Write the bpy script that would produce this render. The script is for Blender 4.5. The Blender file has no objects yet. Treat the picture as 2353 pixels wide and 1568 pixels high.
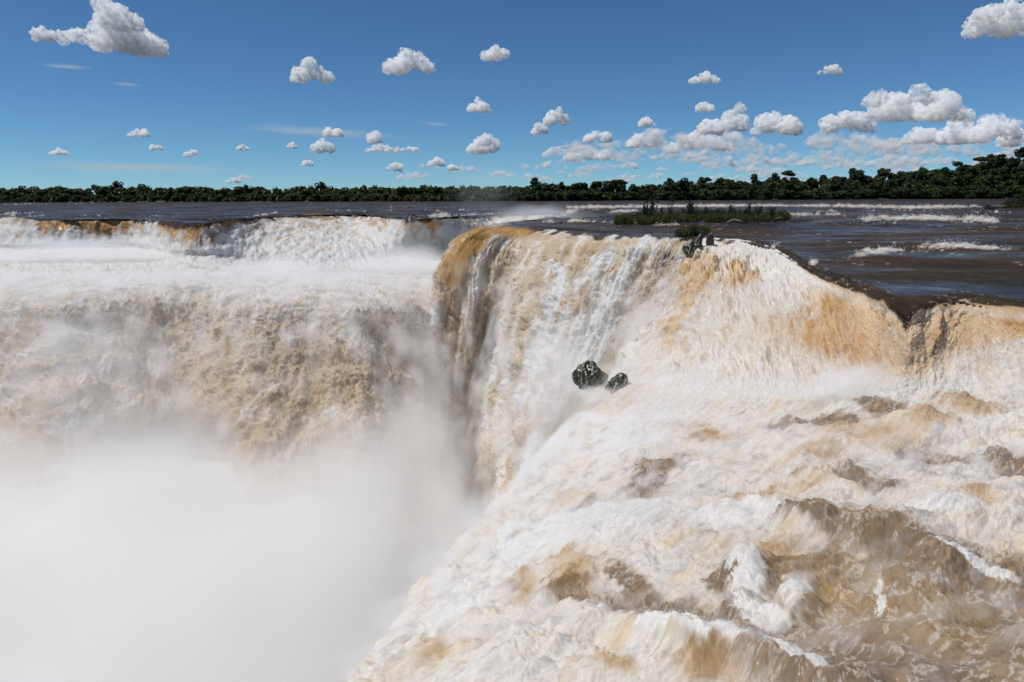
import bpy, bmesh, math, random
import numpy as np
from mathutils import Vector, Matrix, noise as mnoise
R = math.radians
scene = bpy.context.scene
COL = scene.collection
rng = np.random.default_rng(7)
random.seed(7)

# ------------------------------------------------------------------ camera
CAM_H = 7.0
FPX = 24 / 36 * 2353.0                      # focal length in the units of the 2353 x 1568 drawing
PITCH, ROLL = R(12.05), 12 / 2353
_f = np.array([0, math.cos(PITCH), -math.sin(PITCH)])
_u0 = np.array([0, math.sin(PITCH), math.cos(PITCH)])
_r0 = np.array([1.0, 0, 0])
_r = _r0 * math.cos(ROLL) - _u0 * math.sin(ROLL)
_u = _u0 * math.cos(ROLL) + _r0 * math.sin(ROLL)
cam_d = bpy.data.cameras.new('camera')
cam_d.lens = 24; cam_d.sensor_width = 36
cam_d.clip_start = 0.1; cam_d.clip_end = 120000
cam = bpy.data.objects.new('camera', cam_d); COL.objects.link(cam)
M = Matrix(((_r[0], _u[0], -_f[0], 0), (_r[1], _u[1], -_f[1], 0), (_r[2], _u[2], -_f[2], CAM_H), (0, 0, 0, 1)))
cam.matrix_world = M
scene.camera = cam

def ray(px, py):
    return _f + (px - 1176.5) / FPX * _r - (py - 784.0) / FPX * _u
def at_z(px, py, z):                        # the point of height z seen at that place of the photograph
    d = ray(px, py); t = (z - CAM_H) / d[2]
    return np.array([0, 0, CAM_H]) + d * t
def at_r(px, py, r):                        # the point at forward distance r
    d = ray(px, py)
    return np.array([0, 0, CAM_H]) + d * (r / d[1])
def to_p(P):                                # world -> drawing units (used to place foam patches)
    Q = P - np.array([0, 0, CAM_H])
    w = Q @ _f
    return 1176.5 + FPX * (Q @ _r) / w, 784.0 - FPX * (Q @ _u) / w

# ------------------------------------------------------------------ world, sun, exposure
SUN_EL, SUN_AZ = R(60), R(-98)              # azimuth from the view direction, negative = to the left
w = bpy.data.worlds.new('World'); scene.world = w; w.use_nodes = True
nt = w.node_tree; nt.nodes.clear()
sky = nt.nodes.new('ShaderNodeTexSky'); sky.sky_type = 'NISHITA'; sky.sun_disc = False
sky.sun_elevation = SUN_EL; sky.sun_rotation = SUN_AZ
sky.altitude = 1500; sky.air_density = 0.75; sky.dust_density = 0.0; sky.ozone_density = 2.0
bg = nt.nodes.new('ShaderNodeBackground'); bg.inputs['Strength'].default_value = 0.085
out = nt.nodes.new('ShaderNodeOutputWorld')
gm = nt.nodes.new('ShaderNodeMix'); gm.data_type = 'RGBA'; gm.blend_type = 'MULTIPLY'; gm.inputs[0].default_value = 1.0; gm.inputs[7].default_value = (.50, .80, .98, 1)
nt.links.new(sky.outputs[0], gm.inputs[6]); nt.links.new(gm.outputs[2], bg.inputs[0]); nt.links.new(bg.outputs[0], out.inputs[0])
sd = bpy.data.lights.new('sun', 'SUN'); sd.energy = 4.4; sd.angle = R(0.53); sd.color = (1, 0.955, 0.9)
sun = bpy.data.objects.new('sun', sd); COL.objects.link(sun)
sdir = Vector((math.sin(SUN_AZ) * math.cos(SUN_EL), math.cos(SUN_AZ) * math.cos(SUN_EL), math.sin(SUN_EL)))
sun.rotation_euler = (-sdir).to_track_quat('-Z', 'Y').to_euler()
vs = scene.view_settings
vs.view_transform = 'Standard'; vs.look = 'None'; vs.exposure = 0.0; vs.gamma = 1; vs.use_curve_mapping = False
cy = scene.cycles
cy.max_bounces = 12; cy.diffuse_bounces = 4; cy.glossy_bounces = 3; cy.transmission_bounces = 4
cy.volume_bounces = 9; cy.transparent_max_bounces = 12
cy.sample_clamp_indirect = 8; cy.caustics_reflective = False; cy.caustics_refractive = False
cy.volume_step_rate = 1.0; cy.volume_max_steps = 256

# ------------------------------------------------------------------ noise
_perm = np.random.default_rng(3).permutation(256).astype(np.int32)
_perm = np.concatenate([_perm, _perm, _perm])
_g3 = np.random.default_rng(4).normal(size=(256, 3)); _g3 /= np.linalg.norm(_g3, axis=1)[:, None]
_g3 = _g3.astype(np.float32)
def perlin(x, y, z):
    x = np.asarray(x, np.float32); y = np.asarray(y, np.float32); z = np.asarray(z, np.float32)
    x, y, z = np.broadcast_arrays(x, y, z)
    xi = np.floor(x).astype(np.int32); yi = np.floor(y).astype(np.int32); zi = np.floor(z).astype(np.int32)
    fx, fy, fz = x - xi, y - yi, z - zi
    xi &= 255; yi &= 255; zi &= 255
    u = fx * fx * fx * (fx * (fx * 6 - 15) + 10); v = fy * fy * fy * (fy * (fy * 6 - 15) + 10); q = fz * fz * fz * (fz * (fz * 6 - 15) + 10)
    def g(dx, dy, dz):
        h = _perm[_perm[_perm[xi + dx] + yi + dy] + zi + dz]
        G = _g3[h]
        return G[..., 0] * (fx - dx) + G[..., 1] * (fy - dy) + G[..., 2] * (fz - dz)
    a = g(0, 0, 0) * (1 - u) + g(1, 0, 0) * u; b = g(0, 1, 0) * (1 - u) + g(1, 1, 0) * u
    c = g(0, 0, 1) * (1 - u) + g(1, 0, 1) * u; d = g(0, 1, 1) * (1 - u) + g(1, 1, 1) * u
    a = a * (1 - v) + b * v; c = c * (1 - v) + d * v
    return (a * (1 - q) + c * q) * 1.6
def fbm(x, y, z, oct=4, gain=0.5, lac=2.03):
    s = 0; a = 1.0; n = 0
    for i in range(oct):
        s = s + a * perlin(x * lac ** i + 17.3 * i, y * lac ** i - 9.1 * i, z * lac ** i + 4.7 * i); n += a; a *= gain
    return s / n
def billow(x, y, z, oct=4, gain=0.5, lac=2.07):   # rounded lumps with creases between
    s = 0; a = 1.0; n = 0
    for i in range(oct):
        s = s + a * np.abs(perlin(x * lac ** i + 31.3 * i, y * lac ** i - 7.1 * i, z * lac ** i + 2.7 * i)); n += a; a *= gain
    return s / n * 2 - 0.45
def smooth(a, b, x):
    t = np.clip((x - a) / (b - a), 0, 1); return t * t * (3 - 2 * t)
def mix(a, b, t):
    return a + (b - a) * t

# ------------------------------------------------------------------ materials
def new_mat(name):
    m = bpy.data.materials.new(name); m.use_nodes = True
    n = m.node_tree; n.nodes.clear()
    o = n.nodes.new('ShaderNodeOutputMaterial')
    return m, n, o
def water_material(name, bump_scale, bump_strength, bump_dist):
    """turbid river water: vertex albedo, foam = how aerated it is (0 glossy water, 1 matt foam)"""
    m, n, o = new_mat(name); L = n.links.new
    ac = n.nodes.new('ShaderNodeAttribute'); ac.attribute_name = 'tint'
    af = n.nodes.new('ShaderNodeAttribute'); af.attribute_name = 'foam'
    au = n.nodes.new('ShaderNodeAttribute'); au.attribute_name = 'flow'
    mp = n.nodes.new('ShaderNodeMapping'); L(au.outputs['Vector'], mp.inputs[0])
    mp.inputs['Scale'].default_value = (bump_scale, bump_scale * 0.45, bump_scale)
    nz = n.nodes.new('ShaderNodeTexNoise'); nz.inputs['Detail'].default_value = 5; nz.inputs['Roughness'].default_value = .62
    nz.inputs['Scale'].default_value = 1; L(mp.outputs[0], nz.inputs['Vector'])
    bm_ = n.nodes.new('ShaderNodeBump'); bm_.inputs['Strength'].default_value = bump_strength; bm_.inputs['Distance'].default_value = bump_dist
    L(nz.outputs['Fac'], bm_.inputs['Height'])
    bsr = n.nodes.new('ShaderNodeMapRange'); bsr.inputs['From Max'].default_value = .6; bsr.inputs['To Min'].default_value = bump_strength * (.3 if bump_strength < .9 else 1); bsr.inputs['To Max'].default_value = bump_strength; L(af.outputs['Fac'], bsr.inputs[0]); L(bsr.outputs[0], bm_.inputs['Strength'])
    # small scale colour variation
    mr = n.nodes.new('ShaderNodeMapRange'); mr.inputs['From Min'].default_value = .3; mr.inputs['From Max'].default_value = .7
    mr.inputs['To Min'].default_value = .86; mr.inputs['To Max'].default_value = 1.1; L(nz.outputs['Fac'], mr.inputs[0])
    vm = n.nodes.new('ShaderNodeVectorMath'); vm.operation = 'SCALE'; L(ac.outputs['Color'], vm.inputs[0]); L(mr.outputs[0], vm.inputs['Scale'])
    df = n.nodes.new('ShaderNodeBsdfDiffuse'); L(vm.outputs[0], df.inputs[0]); L(bm_.outputs[0], df.inputs['Normal'])
    gl_ = n.nodes.new('ShaderNodeBsdfGlossy'); L(bm_.outputs[0], gl_.inputs['Normal'])
    rr = n.nodes.new('ShaderNodeMapRange'); rr.inputs['To Min'].default_value = .16; rr.inputs['To Max'].default_value = .6
    L(af.outputs['Fac'], rr.inputs[0]); L(rr.outputs[0], gl_.inputs['Roughness'])
    fr = n.nodes.new('ShaderNodeFresnel'); fr.inputs[0].default_value = 1.33; L(bm_.outputs[0], fr.inputs['Normal'])
    fm = n.nodes.new('ShaderNodeMath'); fm.operation = 'MULTIPLY'; L(fr.outputs[0], fm.inputs[0])
    fw = n.nodes.new('ShaderNodeMapRange'); fw.inputs['To Min'].default_value = .17; fw.inputs['To Max'].default_value = .06; L(af.outputs['Fac'], fw.inputs[0]); 
    mp2 = n.nodes.new('ShaderNodeMapping'); mp2.inputs['Scale'].default_value = (.035, .11, 1); L(au.outputs['Vector'], mp2.inputs[0])
    n2_ = n.nodes.new('ShaderNodeTexNoise'); n2_.inputs['Scale'].default_value = 1; n2_.inputs['Detail'].default_value = 5; n2_.inputs['Roughness'].default_value = .65; L(mp2.outputs[0], n2_.inputs['Vector'])
    sl = n.nodes.new('ShaderNodeMapRange'); sl.inputs['From Min'].default_value = .44; sl.inputs['From Max'].default_value = .66; sl.inputs['To Min'].default_value = .35; sl.inputs['To Max'].default_value = 4.6; L(n2_.outputs['Fac'], sl.inputs[0])   # slick patches mirror more sky than rippled ones
    sm = n.nodes.new('ShaderNodeMath'); sm.operation = 'MULTIPLY'; L(fw.outputs[0], sm.inputs[0]); L(sl.outputs[0], sm.inputs[1]); L(sm.outputs[0], fm.inputs[1])
    bs = n.nodes.new('ShaderNodeMixShader'); L(fm.outputs[0], bs.inputs[0]); L(df.outputs[0], bs.inputs[1]); L(gl_.outputs[0], bs.inputs[2])
    tr = n.nodes.new('ShaderNodeBsdfTranslucent'); L(vm.outputs[0], tr.inputs[0])
    tf = n.nodes.new('ShaderNodeMath'); tf.operation = 'MULTIPLY'; tf.inputs[1].default_value = .38; L(af.outputs['Fac'], tf.inputs[0])
    ms = n.nodes.new('ShaderNodeMixShader'); L(tf.outputs[0], ms.inputs[0]); L(bs.outputs[0], ms.inputs[1]); L(tr.outputs[0], ms.inputs[2])
    L(ms.outputs[0], o.inputs['Surface'])
    return m
M_WATER = water_material('falling_water', 2.2, .55, .25)
M_RAPID = water_material('rapids_water', 5.5, .38, .07)
M_RIVER = water_material('river_water', .8, 1.0, 1.3)
def spray_material():
    m, n, o = new_mat('spray'); L = n.links.new
    ac = n.nodes.new('ShaderNodeAttribute'); ac.attribute_name = 'tint'
    d = n.nodes.new('ShaderNodeBsdfDiffuse'); L(ac.outputs['Color'], d.inputs[0])
    t = n.nodes.new('ShaderNodeBsdfTranslucent'); L(ac.outputs['Color'], t.inputs[0])
    x = n.nodes.new('ShaderNodeMixShader'); x.inputs[0].default_value = .35
    L(d.outputs[0], x.inputs[1]); L(t.outputs[0], x.inputs[2]); L(x.outputs[0], o.inputs[0])
    return m
M_SPRAY = spray_material()

def points_group():
    g = bpy.data.node_groups.new('spray_points', 'GeometryNodeTree')
    g.interface.new_socket('Geometry', in_out='INPUT', socket_type='NodeSocketGeometry')
    g.interface.new_socket('Geometry', in_out='OUTPUT', socket_type='NodeSocketGeometry')
    i = g.nodes.new('NodeGroupInput'); o = g.nodes.new('NodeGroupOutput')
    a = g.nodes.new('GeometryNodeInputNamedAttribute'); a.data_type = 'FLOAT'; a.inputs['Name'].default_value = 'rad'
    c = g.nodes.new('FunctionNodeCompare'); c.data_type = 'FLOAT'; c.operation = 'GREATER_THAN'; c.inputs[1].default_value = 1e-5
    p = g.nodes.new('GeometryNodeMeshToPoints'); s = g.nodes.new('GeometryNodeSetMaterial'); j = g.nodes.new('GeometryNodeJoinGeometry')
    s.inputs['Material'].default_value = M_SPRAY
    L = g.links.new
    L(a.outputs['Attribute'], c.inputs[0]); L(i.outputs[0], p.inputs['Mesh']); L(c.outputs[0], p.inputs['Selection'])
    L(a.outputs['Attribute'], p.inputs['Radius']); L(p.outputs[0], s.inputs[0]); L(s.outputs[0], j.inputs[0]); L(i.outputs[0], j.inputs[0])
    L(j.outputs[0], o.inputs[0])
    return g
G_POINTS = points_group()

# ------------------------------------------------------------------ mesh helpers
def make_mesh(name, V, F=None, quads=None, tint=None, foam=None, flow=None, mat=None, pts=None, prad=None, ptint=None, smooth_shade=True, parent=None):
    V = np.asarray(V, np.float32); nv = len(V)
    if pts is not None and len(pts):
        V = np.vstack([V, pts.astype(np.float32)])
    me = bpy.data.meshes.new(name)
    me.vertices.add(len(V)); me.vertices.foreach_set('co', V.ravel())
    F = np.asarray(quads if quads is not None else F, np.int32)
    k = F.shape[1]
    me.loops.add(F.size); me.loops.foreach_set('vertex_index', F.ravel())
    me.polygons.add(len(F)); me.polygons.foreach_set('loop_start', np.arange(0, F.size, k, dtype=np.int32))
    me.polygons.foreach_set('use_smooth', np.full(len(F), smooth_shade, bool))
    me.update(calc_edges=True)
    def attr(nm, typ, data, key):
        a = me.attributes.new(nm, typ, 'POINT'); a.data.foreach_set(key, np.asarray(data, np.float32).ravel())
    npt = len(V) - nv
    if tint is not None:
        t = np.ones((len(V), 4), np.float32); t[:nv, :3] = tint
        if npt: t[nv:, :3] = ptint
        attr('tint', 'FLOAT_COLOR', t, 'color')
    if foam is not None:
        f = np.zeros(len(V), np.float32); f[:nv] = foam; attr('foam', 'FLOAT', f, 'value')
    if flow is not None:
        f = np.zeros((len(V), 3), np.float32); f[:nv] = flow; attr('flow', 'FLOAT_VECTOR', f, 'vector')
    if mat: me.materials.append(mat)
    o = bpy.data.objects.new(name, me); COL.objects.link(o)
    if npt:
        r = np.zeros(len(V), np.float32); r[nv:] = prad; attr('rad', 'FLOAT', r, 'value')
        md = o.modifiers.new('spray', 'NODES'); md.node_group = G_POINTS
    if parent: o.parent = parent
    return o
def tag(o, label=None, cat=None, group=None, kind=None):
    if label: o['label'] = label
    if cat: o['category'] = cat
    if group: o['group'] = group
    if kind: o['kind'] = kind
    return o
def grid_quads(nu, nv):
    i = np.arange((nu - 1) * (nv - 1)); a = i // (nv - 1); b = i % (nv - 1)
    p = a * nv + b
    return np.stack([p, p + 1, p + nv + 1, p + nv], 1)
def cr(P, n, axis, w=None):
    """Catmull-Rom resample along an axis; w: control parameters (density per span)"""
    P = np.moveaxis(P, axis, 0); k = len(P)
    t = np.linspace(0, k - 1, n) if w is None else np.interp(np.linspace(0, 1, n), np.concatenate([[0], np.cumsum(w)]) / np.sum(w), np.arange(k))
    i = np.clip(np.floor(t).astype(int), 0, k - 2); f = (t - i).reshape((-1,) + (1,) * (P.ndim - 1))
    g = lambda j: P[np.clip(j, 0, k - 1)]
    a, b, c, d = g(i - 1), g(i), g(i + 1), g(i + 2)
    a = np.where((i == 0).reshape(f.shape), 2 * b - c, a); d = np.where((i == k - 2).reshape(f.shape), 2 * c - b, d)
    o = .5 * (2 * b + (c - a) * f + (2 * a - 5 * b + 4 * c - d) * f ** 2 + (3 * b - 3 * c + d - a) * f ** 3)
    return np.moveaxis(o, 0, axis), t
def grid_normals(P):
    du = np.gradient(P, axis=0); dv = np.gradient(P, axis=1)
    n = np.cross(du, dv); n /= np.linalg.norm(n, axis=2)[..., None] + 1e-9
    return n
def arcs(P, frac=.12):
    """mean arc length coordinates"""
    du = np.linalg.norm(np.diff(P, axis=0), axis=2); dv = np.linalg.norm(np.diff(P, axis=1), axis=2)
    S = np.concatenate([np.zeros((1, P.shape[1])), np.cumsum(du, 0)], 0)
    T = np.concatenate([np.zeros((P.shape[0], 1)), np.cumsum(dv, 1)], 1)
    k = int(P.shape[1] * frac)
    S = np.repeat(S[:, k:k + 1], P.shape[1], 1)          # one across-flow coordinate per thread of water
    return S, T
def blob(px, py, lst):
    s = np.zeros_like(px)
    for b in lst:
        cx, cy_, rx, ry = b[:4]; an = R(b[4]) if len(b) > 4 else 0; k = b[5] if len(b) > 5 else 1
        dx, dy = px - cx, py - cy_
        X = dx * math.cos(an) + dy * math.sin(an); Y = -dx * math.sin(an) + dy * math.cos(an)
        s = np.maximum(s, k * np.exp(-((X / rx) ** 2 + (Y / ry) ** 2) ** 1.2)) if k > 0 else s + k * np.exp(-((X / rx) ** 2 + (Y / ry) ** 2))
    return s
C_ = lambda *a: np.array(a, np.float32)
WHITE, CREAM, TAN, AMBER, BROWN, DARK, OLIVE = C_(.87, .86, .84), C_(.76, .63, .46), C_(.66, .53, .37), C_(.52, .30, .10), C_(.12, .078, .045), C_(.024, .018, .013), C_(.17, .135, .05)
def spray_from(P, N, T, weight, n, amp, rad, power=1.0, up=0.0, drift=None):
    """fine droplets just off a sheet of water, thinning outwards"""
    w_ = np.clip(weight, 0, None).ravel().astype(np.float64); w_ /= w_.sum()
    i = rng.choice(len(w_), n, p=w_)
    a = (np.broadcast_to(amp, weight.shape)).ravel()[i]; r = (np.broadcast_to(rad, weight.shape)).ravel()[i]
    Pf, Nf, Tf = P.reshape(-1, 3)[i], N.reshape(-1, 3)[i], T.reshape(-1, 3)[i]
    cl = np.clip(fbm(Pf[:, 0] / a / 5, Pf[:, 1] / a / 5, Pf[:, 2] / a / 5, 2) + .55, .15, 1.3)
    h = rng.exponential(1, n) ** power * a * cl
    q = Pf + Nf * h[:, None] + rng.normal(size=(n, 3)) * (a * .25)[:, None]
    q[:, 2] += up * h
    return q, r * rng.uniform(.6, 1.3, n), mix(Tf, WHITE, .45)

# ------------------------------------------------------------------ the falls: LEFT (back falls, foaming shelf, second drop)
xs   = [-420, -250,   0,  150,  300,  400,  480,  600,  720,  820,  900,  980, 1060, 1150, 1300]
lip  = [ 503,  502, 505,  505,  504,  510,  512,  500,  494,  492,  500,  504,  499,  494,  490]
bz   = [  -9,   -9,  -9,  -9,   -9,   -9,   -9, -11.2,-11.5,-11.7,-12, -12.2, -12.5,  -13, -13]
ez   = [-12.6,-12.6,-12.6,-12.6,-12.6,-12.6,-12.6,-12.6,-12.8,-13.4,-14.3, -15.6, -16.6, -17, -17.4]
mz   = [-11.2,-11.2,-11.2,-11.2,-11.3,-11.5,-11.6,-12,-12.2,-12.6,-13.4,-14.2, -14.6, -15, -15]
by   = [ 577,  577, 577,  573,  571,  590,  592,  606,  612,  608,  596,  589,  591,  595, 600]
ey   = [ 692,  690, 686,  688,  679,  674,  679,  688,  688,  698,  696,  696,  691,  692, 700]
cols = []
for k, x in enumerate(xs):
    Lp = at_z(x, lip[k], 0.0); B = at_z(x, by[k], bz[k]); r0 = Lp[1]
    c = [at_r(x, lip[k] - 5, r0 + 14) * [1, 1, 0] + [0, 0, -.5], at_r(x, lip[k] - 3, r0 + 6) * [1, 1, 0] + [0, 0, .05], Lp]
    hill = 560 < x < 860
    for t, zz in ((.25, .12), (.5, .36), (.8, .78)) if not hill else ((.25, .18), (.5, .36), (.8, .7)):
        c.append(Lp * (1 - t) + B * t + [0, 0, 0] if hill else np.array([mix(Lp[0], B[0], t), mix(Lp[1], B[1], t), mix(Lp[2], B[2], zz)]))
    c.append(B)
    c.append(at_z(x, 635, mz[k])); E = at_z(x, ey[k], ez[k]); c.append(E)
    for y, dr in ((745, 6), (800, 11), (880, 18), (960, 25), (1080, 33), (1250, 42), (1800, 56)):
        c.append(at_r(x, y, E[1] - dr))
    cols.append(c)
CN = np.array(cols)
NU, NV = 700, 450
P, tu = cr(CN, NU, 0, w=[1, 1.2, 1, 1, .9, .9, 1, 1, .9, .9, .9, .9, .9, .8])
P, tv = cr(P, NV, 1, w=[.5, .4, .8, .8, .8, .8, 1.1, 1.6, 1.8, 2, 2, 1.8, 1.3, 1, .6])
LIP_L = CN[:, 2].copy()
S, T = arcs(P, .52); N = grid_normals(P); N *= np.sign(N[..., 2:3].mean() + 1e-9)
px, py = to_p(P)
X, Y, Z = P[..., 0], P[..., 1], P[..., 2]
TV = np.broadcast_to(tv[None], px.shape)
falls_b = smooth(2.1, 2.9, TV) * (1 - smooth(5.8, 6.6, TV)); shelf = smooth(5.8, 6.6, TV) * (1 - smooth(6.9, 9.6, TV + .5 * fbm(S / 9, 3.3, 1, 3))); drop = smooth(6.9, 9.6, TV + .5 * fbm(S / 9, 3.3, 1, 3))
wx = fbm(X / 14, Y / 14, Z / 14, 3) * 10
lump = billow((X + wx) / 7.5, Y / 7.5, Z / 9, 5, .55)
lump2 = billow(X / 2.6, Y / 2.6, Z / 3.2 + 5, 4, .6)
streak = fbm(S / 4.5, T / 16, 3.3, 4)
ripple = fbm(X / 5, Y / 9, 0.5, 4) 
left_big = 1 - smooth(300, 480, px)
lump3 = billow(X / 1.3, Y / 1.3, Z / 1.6 + 5, 3, .6)
disp = falls_b * (streak * .9 + .9 * billow(X / 4, Y / 6, Z / 5, 4)) + shelf * (.6 * fbm(X / 6, Y / 8, 1.5, 5, .62) + .55 * billow(X / 2.2, Y / 2.5, 9, 4, .65)) \
     + drop * ((1.6 + 1.6 * left_big) * lump + 1.0 * lump2 + .5 * lump3 + 1.3 * fbm(S / 5, T / 14, 8.8, 3) + .3) \
     + (1 - falls_b - shelf - drop).clip(0) * .1 * ripple
disp *= smooth(1.0, 2.2, TV) * .97 + .03
hill = np.exp(-((px - 720) / 130) ** 2) * smooth(2, 3, TV) * (1 - smooth(5.5, 6.5, TV))
disp += hill * (1.2 * fbm(X / 9, Y / 14, 2.2, 4) + .3)
disp += blob(px, py, [(945, 502, 14, 14), (40, 510, 30, 6)]) * 1.3 + .7 * falls_b * fbm(S / 1.3, T / 5, 5.5, 4) + .9 * fbm(S / 7, T / 12, 9.5, 4, .6) * smooth(.8, 2.0, TV) * (1 - smooth(4, 6, TV))
P2 = P + N * disp[..., None]
# colour: thin amber sheet over the lip, then cream, then white; tan lumps on the second drop
big = fbm(S / 11, T / 30, 6.1, 3)
n1 = fbm(X / 3, Y / 5, Z / 5, 5, .6)
amb_h = .40 + 1.3 * big + .8 * blob(px, py, [(430, 550, 70, 40), (250, 520, 80, 20), (120, 520, 80, 14)]) - 1.3 * hill - .5 * blob(px, py, [(1100, 520, 90, 40)]) + .6 * blob(px, py, [(960, 530, 60, 30)])
fall_t = (TV - 2.15) / 3.6
foamb = smooth(-.34, .34, fall_t - amb_h * .62 + n1 * .75 + .35 * fbm(S / 3, T / 9, 16.1, 4, .6))
col = mix(np.zeros(P.shape, np.float32) + DARK, C_(.062, .038, .022), smooth(-.3, .3, fbm(X / 4, Y / 8, 3, 3))[..., None])
foam = np.zeros(px.shape, np.float32)
a_in = smooth(2.15, 2.75, TV + .5 * n1 + 1.1 * big - 1.1 * blob(px, py, [(420, 525, 75, 22), (330, 540, 20, 30)]))[..., None]
col = mix(col, mix(C_(.46, .28, .12), C_(.17, .10, .045), smooth(-.35, .25, big * 1.5 + n1)[..., None] * .8), a_in)
foam = mix(foam, .12, a_in[..., 0])
wc = mix(CREAM, WHITE, smooth(-.25, .2, n1 + .2 + (TV - 4) * .15)[..., None])
isfall = (TV > 1.8)
foamb = foamb * smooth(2.2, 2.6, TV + n1) 
strand = smooth(.16, .3, fbm(S / 2.6, T / 9, 12.1, 4)) * hill * (1 - smooth(4.4, 5.4, TV)) 
foamb = np.where(hill > .15, np.maximum(foamb, smooth(2.3, 2.7, TV + .8 * n1) * hill), foamb) * (1 - .85 * strand)
col = mix(col, wc, foamb[..., None]); foam = mix(foam, 1, foamb)
# shelf
n2 = fbm(X / 4.5 + wx * .1, Y / 6.5, 3.1, 5, .6); wisp = 1 - np.abs(fbm(X / 6 + 9, Y / 5 + wx * .1, 1.1, 5, .62)) * 5
sc = mix(mix(C_(.70, .57, .44), CREAM, smooth(-.3, .1, n2)[..., None]), WHITE, np.clip(smooth(-.22, .14, n2 + .2 * (1 - smooth(600, 700, py))) + smooth(.3, 1, wisp) * .7, 0, 1)[..., None])
col = mix(col, sc, shelf[..., None]); foam = np.maximum(foam, shelf)
# second drop
lace = smooth(.55, .95, 1 - np.abs(fbm(S / 7, T / 16 + wx * .08, 21, 5, .62)) * 7) * (1 - smooth(8.6, 11.5, TV)) + .9 * smooth(.7, .97, 1 - np.abs(fbm(S / 3, T / 3, 25, 4)) * 6) * (1 - smooth(8.6, 12, TV)) * smooth(560, 700, px)
white_l = blob(px, py, [(120, 720, 150, 60), (230, 860, 130, 60), (170, 800, 120, 50), (60, 1000, 200, 130), (900, 750, 110, 60), (970, 900, 60, 160), (330, 960, 160, 90)])
tanf = smooth(-.35, .3, fbm(X / 5, Y / 5, Z / 6 + 40, 5, .6) + .25 - .55 * white_l)
dc = mix(mix(CREAM, WHITE, smooth(-.2, .3, n2)[..., None]), mix(TAN, C_(.50, .37, .22), smooth(-.1, .4, n1)[..., None]), (tanf * .95)[..., None])
dc = mix(dc, WHITE, np.clip(lace, 0, 1)[..., None] * .85)
col = mix(col, dc, drop[..., None]); foam = np.maximum(foam, drop)
N2 = grid_normals(P2); N2 *= np.sign((N2 * N).sum(2, keepdims=True))
wgt = (falls_b * .9 * foamb + shelf * .3 + drop * (.8 + white_l)) * ((px > -60) & (px < 1130)) * (py < 1200)
q, pr, pt = spray_from(P2, N2, col, wgt * (Y / 120) ** 1.0, 260000, .35 + .9 * white_l * drop + .25 * falls_b, .05)
o = make_mesh('waterfall', P2.reshape(-1, 3), quads=grid_quads(NU, NV), tint=col.reshape(-1, 3), foam=foam.ravel(), flow=np.stack([S, T, Z * 0], 2).reshape(-1, 3), mat=M_WATER, pts=q, prad=pr, ptint=pt)
SRC_L = (P, N)
tag(o, 'far curtain of falls at left pouring onto a white foaming shelf and a second drop', kind='structure')

# ------------------------------------------------------------------ the falls: CENTRE (horseshoe curtain)
def zc(lst, kind):
    return [at_z(*a) if kind == 'z' else at_r(*a) for a in lst]
CC = []
def ccol(ups, lipxy, pts_):
    Lp = at_z(lipxy[0], lipxy[1], 0.12)
    CC.append([at_z(*ups[0], -.5), at_z(*ups[1], 0.0), Lp] + [at_r(*p) for p in pts_])
ccol([(1330, 500), (1270, 503)], (1215, 506), [(1190, 512, 196), (1170, 540, 194), (1150, 620, 190), (1140, 720, 186), (1130, 850, 182), (1120, 1000, 178), (1110, 1150, 174), (1100, 1300, 170), (1090, 1600, 160)])
ccol([(1300, 508), (1225, 510)], (1160, 513), [(1098, 524, 154), (1046, 552, 151), (1010, 620, 148), (996, 710, 145), (985, 840, 142), (975, 990, 139), (966, 1140, 136), (955, 1290, 133), (940, 1600, 126)])
ccol([(1320, 512), (1260, 514)], (1195, 519), [(1150, 535, 148), (1112, 565, 145), (1080, 640, 141), (1060, 740, 138), (1045, 860, 135), (1030, 1000, 131), (1015, 1150, 127), (1000, 1300, 123), (975, 1600, 116)])
ccol([(1330, 516), (1280, 519)], (1232, 525), [(1205, 545, 145), (1178, 585, 143.5), (1152, 660, 141), (1136, 750, 138.5), (1112, 855, 136), (1092, 960, 133), (1070, 1080, 129), (1040, 1280, 123), (1010, 1600, 113)])
ccol([(1365, 518), (1330, 523)], (1290, 530), [(1262, 552, 130), (1238, 590, 127.5), (1212, 670, 123), (1190, 760, 120), (1163, 870, 117), (1142, 980, 114), (1118, 1100, 110), (1080, 1300, 104), (1050, 1600, 95)])
ccol([(1430, 523), (1405, 529)], (1380, 536), [(1358, 560, 118), (1336, 600, 115.5), (1300, 690, 111), (1270, 780, 108), (1240, 880, 105), (1210, 980, 102), (1180, 1080, 99), (1130, 1280, 92), (1090, 1600, 84)])
ccol([(1495, 526), (1475, 532)], (1460, 539), [(1445, 562, 112), (1428, 600, 110), (1398, 680, 107), (1368, 770, 104), (1335, 860, 101), (1300, 950, 98), (1255, 1050, 94), (1200, 1200, 88), (1140, 1600, 76)])
ccol([(1550, 528), (1540, 535)], (1530, 542), [(1515, 565, 109), (1500, 600, 108), (1470, 670, 105), (1440, 740, 102), (1412, 810, 100), (1375, 880, 97), (1330, 980, 93), (1260, 1120, 87), (1180, 1600, 72)])
ccol([(1612, 530), (1608, 538)], (1605, 546), [(1590, 570, 106), (1575, 605, 104), (1542, 670, 101), (1508, 735, 98), (1475, 800, 95), (1430, 880, 90), (1370, 980, 85), (1300, 1100, 78), (1230, 1600, 64)])
ccol([(1690, 532), (1690, 541)], (1690, 551), [(1680, 575, 100), (1665, 610, 97), (1640, 670, 93), (1600, 740, 89), (1560, 810, 84), (1500, 880, 80), (1450, 980, 74), (1380, 1100, 68), (1300, 1600, 56)])
CN = np.array(CC); LIP_C = CN[:, 2].copy()
NU, NV = 520, 500
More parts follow.
